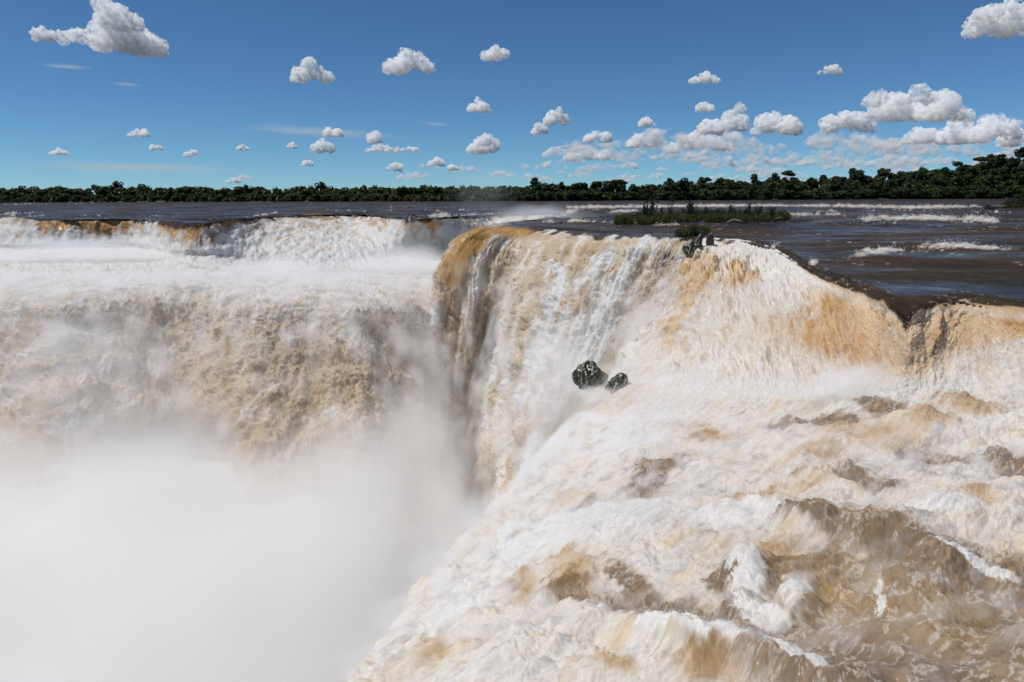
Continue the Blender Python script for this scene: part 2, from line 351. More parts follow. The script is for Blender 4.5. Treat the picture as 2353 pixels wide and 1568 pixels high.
P, tu = cr(CN, NU, 0, w=[.5, 1, 1, 1.1, 1.3, 1.1, 1, .9, .8])
P, tv = cr(P, NV, 1, w=[.3, .4, .8, 1, 1.4, 1.5, 1.6, 1.6, 1.5, 1.3, .6])
S, T = arcs(P); N = grid_normals(P)
ctr = N[NU // 2, NV // 2]; N *= np.sign(-ctr[1])
px, py = to_p(P); X, Y, Z = P[..., 0], P[..., 1], P[..., 2]
TV = np.broadcast_to(tv[None], px.shape); TU = np.broadcast_to(tu[:, None], px.shape)
# across-flow coordinate: use the mean lip spacing so that ribs run down the whole curtain
Ac = TU * 9.0
amb_glass = blob(px, py, [(1085, 556, 78, 36, -34), (1045, 612, 36, 66, 12), (1170, 530, 70, 17)]) 
amb_glass = smooth(.12, .85, amb_glass + .45 * fbm(X / 2.2, Y / 2.2, Z / 6, 5, .65))
fall = smooth(2.3, 3.6, TV)
rough = fall * (1 - .93 * amb_glass)
rib = fbm(Ac / 5.5, T / 40, 7.7, 3) * 2.0 + fbm(Ac / 2.0, T / 18, 1.7, 3) * .9
lump = billow(Ac / 3.6 + .9 * fbm(Ac / 6, T / 9, 4, 2), T / 4.4, 3, 5, .58) ; lump2 = billow(X / 1.5, Y / 2, Z / 2.2, 4, .6)
groove = np.exp(-((px - np.interp(py, [560, 650, 750, 850, 950, 1050, 1200, 1400], [1195, 1160, 1138, 1118, 1098, 1085, 1060, 1030])) / 17) ** 2) * smooth(560, 640, py) * (1 - smooth(1000, 1150, py))
right_side = smooth(1130, 1190, px + (py - 650) * .22)
disp = rough * (rib * 1.25 + 1.6 * lump + .8 * lump2) * (.45 + .55 * smooth(2.5, 6, TV)) - groove * 2.6 + amb_glass * (.16 * fbm(Ac / 1.9, T / 7, 4.4, 3) + .12 * fbm(Ac / .6, T / .9, 4.4, 3)) + (1 - fall) * .12 * fbm(X / 3, Y / 4, 2, 4)
disp *= smooth(1.2, 2.6, TV) * .95 + .05
P2 = P + N * disp[..., None]
n1 = fbm(Ac / 2.4, T / 5, 5.5, 5, .6); n3 = fbm(Ac / 4.5, T / 22, 15.5, 3, .5)
foamb = smooth(2.15, 2.6, TV + 1.0 * n1 + .5 * n3) * (1 - amb_glass)
thin = blob(px, py, [(1545, 590, 36, 60, 25)])        # thin grey veil left of the ledge rock
dark_st = thin * smooth(.0, .16, fbm(Ac / .7, T / 7, 2.8, 4)) 
wc = mix(mix(TAN, CREAM, smooth(-.22, .14, n1 - .05)[..., None]), WHITE, smooth(-.2, .26, n1 * .8 + .8 * n3 + .04 * (TV - 4) - .08)[..., None])
amb2 = blob(px, py, [(1030, 730, 18, 70, 6), (1215, 545, 60, 12), (1335, 690, 14, 60, 25), (1120, 720, 20, 50), (1020, 660, 22, 50, 8), (1370, 570, 40, 12, -15), (1082, 1130, 16, 60, 5)])
wc = mix(wc, mix(TAN, AMBER, .45), (smooth(.3, .75, amb2 + .6 * n1) * .75)[..., None])
col = mix(np.zeros(P.shape, np.float32) + DARK, C_(.062, .038, .022), smooth(-.3, .3, fbm(X / 4, Y / 8, 3, 3))[..., None])
gl = mix(C_(.36, .21, .075), C_(.13, .075, .033), smooth(-.05, .5, fbm(Ac / 1.6, T / 9, 9.9, 4))[..., None])
col = mix(col, gl, (amb_glass * smooth(2.0, 2.5, TV))[..., None])
col = mix(col, wc, foamb[..., None]); foam = np.maximum(foamb, .08 * amb_glass)
col = mix(col, C_(.09, .09, .085), (dark_st * .85)[..., None]); foam = foam * (1 - .7 * dark_st)
N2 = grid_normals(P2); N2 *= np.sign((N2 * N).sum(2, keepdims=True))
wgt = smooth(.4, .9, foam) * (.3 + smooth(3, 6, TV)) * (py < 1350) * (Y / 110)
q, pr, pt = spray_from(P2, N2, col, wgt, 330000, .13 + .28 * smooth(4, 8, TV), .04)
o = make_mesh('waterfall', P2.reshape(-1, 3), quads=grid_quads(NU, NV), tint=col.reshape(-1, 3), foam=foam.ravel(), flow=np.stack([S, T, Z * 0], 2).reshape(-1, 3), mat=M_WATER, pts=q, prad=pr, ptint=pt)
SRC_C = (P, N)
tag(o, 'tall cream curtain of water in the middle plunging from an amber lip into the mist', kind='structure')

# ------------------------------------------------------------------ the falls: RIGHT (broad cascade and the near rapids)
YT = [912, 970, 1060, 1175, 1290, 1400, 1568, 1900]
RC = []
def rcol(ups, lipxy, f, xt, zt):
    Lp = at_z(*lipxy, 0.05)
    RC.append([at_z(*ups[0], -.3), at_z(*ups[1], 0.0), Lp] + [at_z(*p) for p in f] + [at_z(x, y, z) for x, y, z in zip(xt, YT, zt)])
rcol([(1640, 532), (1630, 541)], (1622, 549), [(1578, 630, -3), (1524, 715, -7), (1452, 800, -11)], [1385, 1325, 1240, 1130, 1030, 940, 830, 640], [-13, -14.3, -14.4, -14.2, -13.4, -12.4, -11.5, -10])
rcol([(1712, 532), (1706, 543)], (1700, 553), [(1655, 630, -2.5), (1610, 720, -5.5), (1570, 805, -8.5)], [1515, 1460, 1390, 1320, 1250, 1180, 1100, 980], [-10, -10.6, -10.8, -10.5, -10, -9.4, -8.7, -8])
rcol([(1800, 550), (1790, 562)], (1780, 574), [(1745, 650, -2), (1715, 745, -4.5), (1695, 825, -6.5)], [1672, 1642, 1602, 1560, 1520, 1480, 1420, 1330], [-7.6, -8.2, -8.5, -8.4, -8.1, -7.6, -7, -6.5])
rcol([(1900, 590), (1885, 608)], (1868, 630), [(1850, 690, -1.5), (1835, 765, -3.5), (1822, 835, -5.2)], [1808, 1795, 1785, 1765, 1745, 1725, 1700, 1650], [-6, -6.6, -7, -7, -6.7, -6.2, -5.6, -5])
rcol([(2010, 640), (2005, 655)], (2000, 675), [(1996, 724, -1.3), (1990, 786, -2.8), (1985, 842, -4)], [1980, 1975, 1970, 1960, 1950, 1945, 1935, 1920], [-4.9, -5.4, -5.8, -5.8, -5.6, -5.2, -4.6, -4.2])
rcol([(2085, 668), (2085, 685)], (2085, 704), [(2082, 750, -1), (2078, 802, -2.2), (2075, 850, -3.2)], [2072, 2070, 2070, 2068, 2065, 2062, 2060, 2060], [-4.1, -4.6, -5, -5.1, -5, -4.7, -4.2, -3.8])
rcol([(2200, 655), (2200, 672)], (2200, 692), [(2200, 737, -1), (2200, 796, -2.3), (2200, 848, -3.3)], [2200, 2200, 2200, 2200, 2200, 2200, 2205, 2210], [-4, -4.3, -4.6, -4.7, -4.6, -4.4, -4, -3.6])
rcol([(2360, 672), (2360, 690)], (2360, 712), [(2360, 758, -1), (2360, 816, -2.2), (2360, 862, -3.1)], [2360, 2362, 2365, 2370, 2375, 2380, 2390, 2400], [-3.7, -4, -4.2, -4.3, -4.3, -4.1, -3.8, -3.5])
rcol([(2700, 700), (2700, 722)], (2700, 745), [(2700, 797, -1), (2705, 852, -2), (2710, 902, -2.8)], [2715, 2720, 2740, 2760, 2780, 2800, 2850, 2900], [-3.3, -3.6, -3.8, -3.9, -3.9, -3.8, -3.6, -3.4])
CN = np.array(RC); LIP_R = CN[:, 2].copy()
k = np.array([0, 0, 0, .15, .5, 1, 1, 1, 1, 1, 1, 1, 1, 1])[:, None]
sk = [CN[0] + k * [a, b, c] for a, b, c in ((-7, 4, -60), (-5, 2.5, -26), (-3, 1.2, -8))]
sk.append(CN[0] + k * [-1.3, .3, -2])
CN = np.concatenate([np.array(sk), CN], 0)
NU, NV = 800, 660
P, tu = cr(CN, NU, 0, w=[.4, .4, .5, .5, 1.6, 1.9, 1.8, 1.6, 1, 1, 1.2, .9])
P, tv = cr(P, NV, 1, w=[.3, .35, .9, 1, 1, .9, .9, 1.1, 1.3, 1.4, 1.4, 1.6, .5])
S, T = arcs(P); N = grid_normals(P); N *= np.sign(N[NU // 2, NV - 100, 2])
px, py = to_p(P); X, Y, Z = P[..., 0], P[..., 1], P[..., 2]
TV = np.broadcast_to(tv[None], px.shape); TU = np.broadcast_to(tu[:, None], px.shape)
sc_ = np.interp(TV, [0, 3, 5, 7, 9, 13], [95, 70, 52, 40, 28, 14]) / 40.0         # nearer water shows finer drops
casc = smooth(2.05, 2.9, TV) * (1 - smooth(4.8, 6.2, TV)); terr = smooth(4.8, 6.2, TV)
skirt = 1 - smooth(2.6, 4.0, TU)
fa = R(205); FA = X * math.cos(fa) + Y * math.sin(fa); FB = -X * math.sin(fa) + Y * math.cos(fa)   # along and across the near current
wx = fbm(X / 5, Y / 5, Z / 5, 3)
Ac = S
rib = fbm(S / 3.2, T / 14, 7.7, 4)
lump = billow(S / 1.9 + .5 * wx, T / 3.6, 3, 5, .6)
wav = fbm(FA / 7 + wx * .7, FB / 3.6 + wx * .5, 2.5, 3, .5)
bl = billow(FA / 3.0 + wx, FB / 1.7 + wx * .6, 6.5, 6, .62)
fine = billow(FA / .8, FB / .45, 1.5, 4, .6)
WAVES = [(1430, 1230, 240, 60, -8, .9), (1716, 1340, 60, 55, 0, .8), (1821, 1365, 50, 45, 0, .7), (1990, 1215, 220, 40, 12, .7), (1650, 1500, 260, 34, 14, .8), (2136, 975, 60, 25, 0, .6), (1500, 1060, 130, 50, -30, .6), (1316, 1330, 90, 55, 0, .2), (2226, 935, 60, 14, 0, .4), (1880, 1110, 160, 30, -15, .5), (2250, 1180, 120, 40, -10, .45)]
HOL = [(1526, 1412, 150, 30, 12, 1), (2050, 1480, 240, 55, 5, 1), (1500, 1112, 60, 30, -30, .6), (2026, 945, 60, 14, 0, .6), (2126, 1036, 75, 14, 0, .6), (1351, 1160, 35, 18, 0, .5), (2300, 1430, 160, 110, 0, .7), (1930, 1400, 90, 40, 0, .5)]
wave = blob(px + wx * 60, py + wx * 30, WAVES) - .6 * blob(px, py, HOL)
smooth_z = smooth(.3, .8, blob(px, py, [(2100, 1480, 330, 110, 5), (2290, 1400, 130, 120)]))
disp = casc * (rib * 1.1 + .95 * lump) * np.clip(Y / 48, .7, 1.9) + terr * (.95 * wav + .62 * bl * (1 - .6 * smooth_z) + .08 * fine * (1 - .5 * smooth_z) + 1.1 * wave) \
       + (1 - casc - terr).clip(0) * (.14 * fbm(X / 2.0, Y / 3.0, 1, 4) + .05 + .03 * fbm(X / .6, Y / .8, 1, 3)) * 1.5
disp *= smooth(1.0, 2.2, TV) * .6 + .4
P2 = P + N * disp[..., None]
Tl = T - T[:, np.argmin(np.abs(tv - 2))][:, None]
n1 = fbm(S / 1.6, T / 3.2, 5.5, 5, .6); n3 = fbm(S / 2.6, T / 14, 15.5, 3, .5)
nr = fbm(FA / 2.0 + wx * 1.2, FB / .95 + wx * .8, 8.5, 8, .74) * 1.15
ns = fbm(FA / 1.4 + wx * 1.2, FB / .3, 3.5, 4, .6)
lipn = n1 * .9 + .6 * n3 + .9 * blob(px, py, [(1740, 640, 50, 40)])
inlip = smooth(.3, .7, Tl + .2 * n1 + .7 * n3 + .2 * fbm(S / 9, 2.2, 1, 3) + 1.2 * np.exp(-((px - 1690) / 130) ** 2) - 1.4 * np.exp(-((px - 2078) / 22) ** 2) - .5 * np.exp(-((px - 1940) / 50) ** 2))
fleck = smooth(.16, .34, fbm(X / .5, Y / .8, Z, 4, .65)) * smooth(-.15, .2, fbm(X / 3, Y / 4, 2, 3)) * (1 - inlip) * (TV < 3)
qx, qy = px + wx * 50 + nr * 60, py + wx * 30 + nr * 28
AMB = [(2080, 790, 110, 75), (1920, 730, 70, 90, 20), (2000, 800, 90, 60), (2230, 740, 120, 40), (1600, 650, 26, 90, 28), (1555, 740, 20, 60, 25), (1560, 620, 60, 16, -40), (1700, 640, 40, 30), (2320, 745, 90, 45), (2130, 745, 60, 45), (2230, 735, 200, 50), (1990, 700, 60, 30), (2080, 762, 300, 56, 0, .85),
       (1870, 870, 16, 25), (1711, 1167, 34, 18), (1851, 1140, 75, 14, -18), (2241, 1172, 50, 20), (1776, 1285, 110, 46), (1200, 1340, 30, 55), (1650, 1547, 80, 22), (1426, 1557, 60, 15), (1316, 1330, 60, 55), (2136, 975, 60, 28), (2226, 935, 60, 14), (1630, 1000, 60, 15, -10), (1860, 1060, 90, 30, -10), (1000, 1490, 50, 14, -35), (1500, 1165, 60, 20, -20), (2000, 1000, 130, 25)]
BRN = [(1351, 1157, 34, 18), (1501, 1105, 52, 24, -35), (1546, 1062, 30, 18, -30), (1876, 970, 100, 13), (2026, 937, 62, 14, 8), (2126, 1034, 80, 12, 6), (2316, 1060, 70, 18, 14), (2016, 1117, 44, 18), (1960, 1105, 40, 14), (2026, 1245, 180, 22, 16), (2150, 1300, 120, 34, 14), (2280, 1320, 90, 40),
       (1926, 1312, 140, 34, -8), (1936, 1385, 70, 44), (2120, 1412, 130, 74), (2300, 1440, 120, 110), (2080, 1490, 300, 52, 6), (1560, 1412, 190, 26, 10), (1450, 1350, 60, 20, 30), (2250, 1540, 190, 70), (2080, 1560, 260, 60), (2200, 1380, 200, 60), (1310, 1372, 50, 14, 10), (1656, 1350, 30, 20)]
WHT = [(1716, 1345, 42, 52), (1821, 1368, 42, 44), (1600, 1490, 190, 24, 12), (1860, 1535, 110, 22, 24), (2250, 1290, 110, 12, 12), (1400, 1230, 260, 60, -8), (1900, 880, 520, 40), (1480, 1000, 160, 50, -30), (1200, 1250, 160, 60, -30), (1050, 1400, 110, 60, -40), (1700, 1200, 160, 24, -8), (2150, 1190, 160, 20), (2020, 1370, 12, 40, 15), (1760, 1420, 70, 22)]
amb = np.clip(smooth(.1, .65, blob(qx, qy, AMB) * 1.15 + .5 * n1) * casc + smooth(.0, 1.0, blob(qx, qy, AMB) * .9 + .65 * nr + .08) * terr, 0, 1)
brn = smooth(-.02, .56, blob(qx, qy, BRN) * 1.1 + .6 * nr + .2 * ns - .25 * wav + .04 + .26 * blob(px, py, [(2000, 1400, 520, 280)])) * terr
thread = smooth(.72, .97, 1 - np.abs(fbm(FA / 1.5 + wx * 1.5, FB / .8 + wx, 13.5, 6, .62)) * 4.5) * terr
brn = brn * (1 - .38 * thread)
wht = smooth(.35, .75, blob(qx, qy, WHT) + .4 * nr) * terr
wc = mix(CREAM, WHITE, smooth(-.5, .28, n1 * .6 * casc + nr * 1.0 * terr + .25 * n3 * casc + .02)[..., None])
am = mix(mix(CREAM, AMBER, .45), AMBER, smooth(-.1, .5, n1 + n3)[..., None])
amt = mix(C_(.62, .43, .24), C_(.50, .30, .12), smooth(-.1, .5, nr)[..., None])
amb = np.maximum(amb, .85 * smooth(1.7, .7, Tl + n1) * smooth(1790, 1880, px) * (1 - terr))
wc = mix(wc, mix(am, amt, terr[..., None]), (amb * (.95 * np.maximum(casc, TV < 3.2) + .9 * terr).clip(0, 1))[..., None])
brc = mix(mix(BROWN, C_(.27, .175, .07), blob(px, py, [(1930, 1350, 160, 80), (2150, 1400, 160, 60)])[..., None]), C_(.235, .155, .08), smooth(-.3, .6, ns + nr)[..., None])
wc = mix(wc, brc, (brn * (1 - wht) * .93)[..., None])
foamT = 1 - .85 * brn * (1 - wht) - .35 * amb * casc * smooth(.2, .6, amb)
wc = mix(wc, WHITE, (wht * .8)[..., None])
col = mix(mix(mix(np.zeros(P.shape, np.float32) + DARK, C_(.046, .032, .021), smooth(-.35, .3, fbm(X / 3, Y / 5, 3, 4))[..., None]), CREAM, (fleck * .6)[..., None]), wc, inlip[..., None]); foam = np.maximum(foamT * inlip, fleck)
N2 = grid_normals(P2); N2 *= np.sign((N2 * N).sum(2, keepdims=True))
edge = 1 - smooth(3.6, 5.2, TU)
wgt = smooth(.4, .9, foam) * (casc * .7 + terr * (.35 + 1.2 * wht + 1.5 * edge)) * (Y / 40) ** 1.7 * (px < 2450) * (py < 1640) * (TU > 2.2) * smooth(2.6, 3.5, TV) * (inlip > .7) * (.5 + 1.2 * smooth(0, .8, wav + wave))
q, pr, pt = spray_from(P2, N2, col, wgt, 420000, sc_ * (.12 + .25 * wht + .3 * edge + .1 * casc), sc_ * .0115, up=.3)
o = make_mesh('waterfall', P2.reshape(-1, 3), quads=grid_quads(NU, NV), tint=col.reshape(-1, 3), foam=foam.ravel(), flow=np.where((terr > .5)[..., None], np.stack([FB * 1.6, FA * .7, Z * 0], 2), np.stack([S * .9, T * .5, Z * 0 + 3], 2)).reshape(-1, 3), mat=M_RAPID, pts=q, prad=pr, ptint=pt)
tag(o, 'near cascade at right breaking amber and white into churning brown rapids', kind='structure')
SRC_R = (P, N, P2)

# ------------------------------------------------------------------ the upper river
gorge = [tuple(p[:2]) for p in LIP_L] + [tuple(at_z(1310, 497, 0)[:2])] + [tuple(p[:2]) for p in LIP_C[:-1]] + [tuple(p[:2]) for p in LIP_R[1:]] + [(400, -200), (-900, -200), (-900, LIP_L[0][1])]
def inside(poly, x, y):
    c = np.zeros(x.shape, bool); j = len(poly) - 1
    for i in range(len(poly)):
        xi, yi = poly[i]; xj, yj = poly[j]
        if yi != yj:
            c ^= ((yi > y) != (yj > y)) & (x < (xj - xi) * (y - yi) / (yj - yi) + xi)
        j = i
    return c
nc, nr_ = 1000, 300
az = (np.linspace(-160, 2520, nc) - 1176.5) / FPX
yy = np.concatenate([np.linspace(340, 90, 120), np.linspace(89, 10, 150), np.linspace(9.8, 4.2, 30)])
rr = CAM_H * FPX / yy
X = az[:, None] * rr[None]; Y = np.broadcast_to(rr[None], X.shape).copy()
Z = np.zeros_like(X)
P = np.stack([X, Y, Z], 2); px, py = to_p(P)
att = np.clip(1 - Y / 900, .1, 1)
sw = fbm(X / 9 + Y / 30, Y / 14, .5, 4, .5); sw2 = fbm(X / 2.2, Y / 5, 3.5, 3, .5)
warp = fbm(X / 25, Y / 40, 2.5, 4, .6)
# streaks of rapids: (points, half width, strength)
RAP = [([(1850, 488), (2000, 486), (2200, 487), (2330, 490)], 1.6, .6), ([(1880, 541), (2000, 537), (2100, 541)], 2.5, .45), ([(2120, 552), (2250, 546), (2353, 550)], 4, .45), ([(1300, 484), (1400, 483)], 2, .6), ([(1900, 513), (2100, 518), (2300, 516)], 2.2, .5), ([(60, 500), (260, 496), (420, 499)], 1.5, .5), ([(620, 484), (900, 486), (1150, 484)], 1.2, .5), ([(1300, 478), (1500, 476), (1700, 474), (1900, 474), (2100, 479), (2250, 477)], 3.2, 1.0), ([(1980, 505), (2080, 503), (2160, 507), (2290, 512)], 6, 1.0), ([(1800, 498), (1880, 497), (1950, 499)], 3, .8),
       ([(1190, 503), (1270, 496), (1320, 490)], 5, 1.1), ([(1400, 492), (1440, 488), (1480, 487)], 3, .9), ([(1250, 515), (1330, 513), (1410, 517), (1500, 520), (1560, 521)], 2.5, .8), ([(1940, 590), (2050, 578), (2200, 568), (2353, 575)], 11, .85),
       ([(1900, 600), (1960, 590)], 5, .5), ([(60, 492), (90, 489)], 2, .8), ([(0, 470), (250, 468)], 1.2, .6), ([(800, 477), (1200, 476)], 1.0, .5), ([(1850, 620), (1905, 603), (1880, 600)], 6, .9), ([(1730, 612), (1790, 563)], 6, .8), ([(2130, 660), (2240, 655)], 9, .35), ([(2240, 520), (2353, 530)], 4, .4), ([(1620, 555), (1690, 556)], 3, .8), ([(2280, 600), (2353, 598)], 8, .3), ([(2200, 690), (2290, 672)], 8, .45), ([(980, 500), (1150, 496)], 5, .7), ([(560, 500), (640, 492)], 3, .7), ([(0, 497), (50, 493)], 4, .6)]
rap = np.zeros_like(X)
wy = warp * 10 * np.clip((py - 450) / 60, .15, 2.5)
for pts_, hw, st in RAP:
    xs_ = [p[0] for p in pts_]; ys_ = [p[1] for p in pts_]
    if xs_[0] > xs_[-1]: xs_, ys_ = xs_[::-1], ys_[::-1]
    yc = np.interp(px, xs_, ys_)
    m = smooth(xs_[0] - 25, xs_[0] + 15, px) * (1 - smooth(xs_[-1] - 15, xs_[-1] + 25, px))
    rap = np.maximum(rap, st * m * np.exp(-((py + wy - yc) / hw) ** 2))
fl = fbm(X / 3.5, Y / 7, 7.5, 5, .62) ; fl2 = fbm(X / 1.1, Y / 1.6, 2.2, 4, .65)
patch = fbm(X / 7, Y / 8, 4.1, 5, .7) * 1.3
foam = smooth(.5, .85, rap * (.85 + 1.1 * patch) + .75 * fl + .45 * fl2 - .05)
spk = smooth(.24, .38, fbm(X / 1.5, Y / 3, 11, 4, .6)) * smooth(-.05, .3, fbm(X / 12, Y / 22, 5, 3)) * .7
foam = np.maximum(foam, spk * smooth(450, 520, py))
rap_h = 1
Z += att * (.36 * sw + .10 * sw2) + rap * (.25 + 1.2 * fl + .9 * patch + .4 * fl2) * np.clip(Y / 140, .3, 1.3) + .25 * np.clip(warp, -.5, .5) * smooth(560, 640, py) * .6
P[..., 2] = Z
br = smooth(-.35, .2, warp + .3 * sw)
col = mix(mix(DARK, C_(.062, .038, .022), br[..., None]), mix(CREAM, WHITE, smooth(-.1, .3, fl)[..., None]), foam[..., None])
near_lip = smooth(600, 660, py) * (1 - smooth(0, 1, foam))
col = mix(col, C_(.03, .032, .022), (near_lip * .7)[..., None])
ins = inside(gorge, X, Y)
F = grid_quads(nc, nr_)
keep = ~(ins.ravel()[F].all(1)); F = F[keep]
used = np.unique(F); mp = np.full(nc * nr_, -1); mp[used] = np.arange(len(used))
wgt = foam * (~ins) * (Y / 100) * (px < 2400) * (px > -50)
N = grid_normals(P); N *= np.sign(N[..., 2:3])
q, pr, pt = spray_from(P, N, col, wgt * (rap > .3) * (foam > .6), 30000, .15 * np.clip(Y / 80, .4, 2), .03 * np.clip(Y / 80, .4, 2), up=.3)
o = make_mesh('river', P.reshape(-1, 3)[used], quads=mp[F], tint=col.reshape(-1, 3)[used], foam=foam.ravel()[used], flow=np.stack([X, Y, Z * 0], 2).reshape(-1, 3)[used], mat=M_RIVER, pts=q, prad=pr, ptint=pt)
tag(o, 'wide brown river with white rapids above the falls', kind='structure')
# ------------------------------------------------------------------ mist
def vol_nodes(name, density, builder, color=(1, 1, 1), aniso=0.0):
    m, n, o = new_mat(name); L = n.links.new
    vs_ = n.nodes.new('ShaderNodeVolumePrincipled'); vs_.inputs['Color'].default_value = (*color, 1); vs_.inputs['Anisotropy'].default_value = aniso
    d = builder(n, L)
    mu = n.nodes.new('ShaderNodeMath'); mu.operation = 'MULTIPLY'; mu.inputs[1].default_value = density
    L(d, mu.inputs[0]); L(mu.outputs[0], vs_.inputs['Density']); L(vs_.outputs[0], o.inputs['Volume'])
    return m
def nmath(n, L, op, a, b=None, c=None, clamp=False):
    q = n.nodes.new('ShaderNodeMath'); q.operation = op; q.use_clamp = clamp
    for k, v in enumerate((a, b, c)):
        if v is None: continue
        if isinstance(v, (int, float)): q.inputs[k].default_value = v
        else: L(v, q.inputs[k])
    return q.outputs[0]
def puff_builder(nscale, namp, soft):
    def f(n, L):
        tc = n.nodes.new('ShaderNodeTexCoord')
        ln = n.nodes.new('ShaderNodeVectorMath'); ln.operation = 'LENGTH'; L(tc.outputs['Object'], ln.inputs[0])
        nz = n.nodes.new('ShaderNodeTexNoise'); nz.inputs['Scale'].default_value = nscale; nz.inputs['Detail'].default_value = 4; nz.inputs['Roughness'].default_value = .6
        L(tc.outputs['Object'], nz.inputs['Vector'])
        a = nmath(n, L, 'SUBTRACT', .92, ln.outputs['Value'])
        b = nmath(n, L, 'MULTIPLY_ADD', nz.outputs['Fac'], namp, nmath(n, L, 'SUBTRACT', a, namp * .5))
        rim = nmath(n, L, 'MULTIPLY', nmath(n, L, 'SUBTRACT', .98, ln.outputs['Value']), 12, clamp=True)
        r = nmath(n, L, 'MULTIPLY', nmath(n, L, 'DIVIDE', b, soft, clamp=True), rim)
        return nmath(n, L, 'MULTIPLY', r, r)
    return f
def ellipsoid(name, loc, rad, rz=0, sub=3):
    bm = bmesh.new(); bmesh.ops.create_icosphere(bm, subdivisions=sub, radius=1)
    me = bpy.data.meshes.new(name); bm.to_mesh(me); bm.free()
    o = bpy.data.objects.new(name, me); COL.objects.link(o); o.location = loc; o.scale = rad; o.rotation_euler = (0, 0, rz)
    return o
def mist(px_, py_, r, rad, density, label, nscale=1.6, namp=1.1, soft=.5, rz=0):
    o = ellipsoid('mist', at_r(px_, py_, r), rad, rz)
    o.data.materials.append(vol_nodes('mist', density, puff_builder(nscale, namp, soft)))
    tag(o, label, kind='stuff'); return o
mist(925, 612, 185, (24, 14, 8), .12, 'bright mist bank between the far falls and the amber lip')
mist(610, 622, 172, (24, 10, 4.5), .12, 'low mist at the foot of the white hill of the far falls')
mist(160, 580, 190, (44, 10, 6), .12, 'low mist along the foot of the far falls at left')
mist(1230, 500, 215, (22, 12, 6), .06, 'thin spray rising behind the amber lip')
mist(1110, 435, 235, (16, 10, 15), .008, 'faint column of mist against the forest')
mist(1390, 912, 64, (3.0, 1.5, 1.3), .7, 'splash around the mossy boulders')
for k, (x_, y_, r_, s_) in enumerate(((1255, 1050, 50, 4.2), (1130, 1190, 42, 3.8), (1020, 1310, 36, 3.3), (930, 1420, 31, 2.8), (850, 1530, 27, 2.4))):
    mist(x_, y_, r_, (s_, s_ * .9, s_ * .62), .32, 'spray tearing off the edge of the near rapids into the gorge', nscale=2.2, namp=1.4)
mist(1490, 770, 88, (6.5, 5, 7.5), .22, 'mist pocket inside the bend of the falls')
mist(1280, 900, 95, (10, 9, 14), .08, 'mist in front of the middle curtain')
mist(1700, 890, 57, (11, 4, 3.4), .28, 'spray at the foot of the near cascade')
mist(2130, 880, 40, (12, 3, 1.9), .45, 'bright spray under the amber sheet')
mist(1380, 1010, 57, (5, 5, 3.2), .2, 'spray blowing off the edge of the near rapids')
mist(200, 840, 106, (30, 10, 13), .035, 'spray hanging over the second drop at left')
mist(955, 880, 126, (12, 7, 17), .09, 'spray in the corner between the second drop and the middle curtain')
mist(1015, 1260, 88, (9, 8, 20), .17, 'thick spray at the foot of the middle curtain')
mist(960, 1090, 108, (14, 9, 24), .14, 'spray where the second drop meets the middle curtain')
def veil(SRC, iu, iv, low, high, density, scale, stretch, label, thr=.45):
    """spray hanging just over a sheet of water: a closed thin slab that follows it, with patchy density"""
    P_, N_ = SRC[:2]; P_ = P_[np.ix_(iu, iv)]; N_ = N_[np.ix_(iu, iv)]
    for _ in range(3):                      # calm the normals
        N_ = N_ + np.roll(N_, 1, 0) + np.roll(N_, -1, 0) + np.roll(N_, 1, 1) + np.roll(N_, -1, 1); N_ /= np.linalg.norm(N_, axis=2)[..., None]
    a, b = P_.shape[:2]; tp = np.clip(np.minimum(np.minimum(np.arange(a)[:, None], np.arange(a)[::-1][:, None]), np.minimum(np.arange(b), np.arange(b)[::-1])[None]) / 9.0, 0, 1)[..., None]
    hi = low + .02 + (high - low) * tp * np.clip(P_[..., 1:2] / 60, .3, 2.0)
    V = np.vstack([(P_ + N_ * low).reshape(-1, 3), (P_ + N_ * hi).reshape(-1, 3)]); q_ = grid_quads(a, b); k = a * b
    rim = [i * b for i in range(a)] + [(a - 1) * b + j for j in range(1, b)] + [i * b + b - 1 for i in range(a - 2, -1, -1)] + list(range(b - 2, 0, -1))
    side = np.array([[rim[i], rim[(i + 1) % len(rim)], rim[(i + 1) % len(rim)] + k, rim[i] + k] for i in range(len(rim))])
    def bld(n, L):
        tc = n.nodes.new('ShaderNodeTexCoord'); mp = n.nodes.new('ShaderNodeMapping'); mp.inputs['Rotation'].default_value = (0, 0, R(stretch[3])); mp.inputs['Scale'].default_value = stretch[:3]
        L(tc.outputs['Object'], mp.inputs[0]); nz = n.nodes.new('ShaderNodeTexNoise'); nz.inputs['Scale'].default_value = scale; nz.inputs['Detail'].default_value = 4; nz.inputs['Roughness'].default_value = .62; L(mp.outputs[0], nz.inputs['Vector'])
        v = nmath(n, L, 'MULTIPLY', nmath(n, L, 'SUBTRACT', nz.outputs['Fac'], thr), 5.0, clamp=True); return nmath(n, L, 'MULTIPLY', v, v)
    m = vol_nodes('spray_veil', density, bld); m.cycles.volume_step_rate = .15
    o = make_mesh('spray', V, quads=np.vstack([q_[:, ::-1], q_ + k, side]), mat=m)
    bm = bmesh.new(); bm.from_mesh(o.data); bmesh.ops.recalc_face_normals(bm, faces=bm.faces); bm.to_mesh(o.data); bm.free()
    tag(o, label, kind='stuff'); return o
veil(SRC_R, np.arange(84, 798, 7), np.arange(250, 655, 6), -.3, 1.9, 1.0, .9, (1, 1, 1, 0), 'spray drifting low over the churning near rapids', .47)
veil(SRC_C, np.arange(40, 515, 7), np.arange(110, 495, 7), -.5, 1.5, .22, .3, (1, 1, .45, 0), 'spray clinging to the middle curtain', .45)
veil(SRC_L, np.arange(60, 690, 7), np.arange(120, 440, 6), -.8, 2.2, .2, .22, (1, 1, .7, 0), 'spray over the shelf and second drop at left', .46)
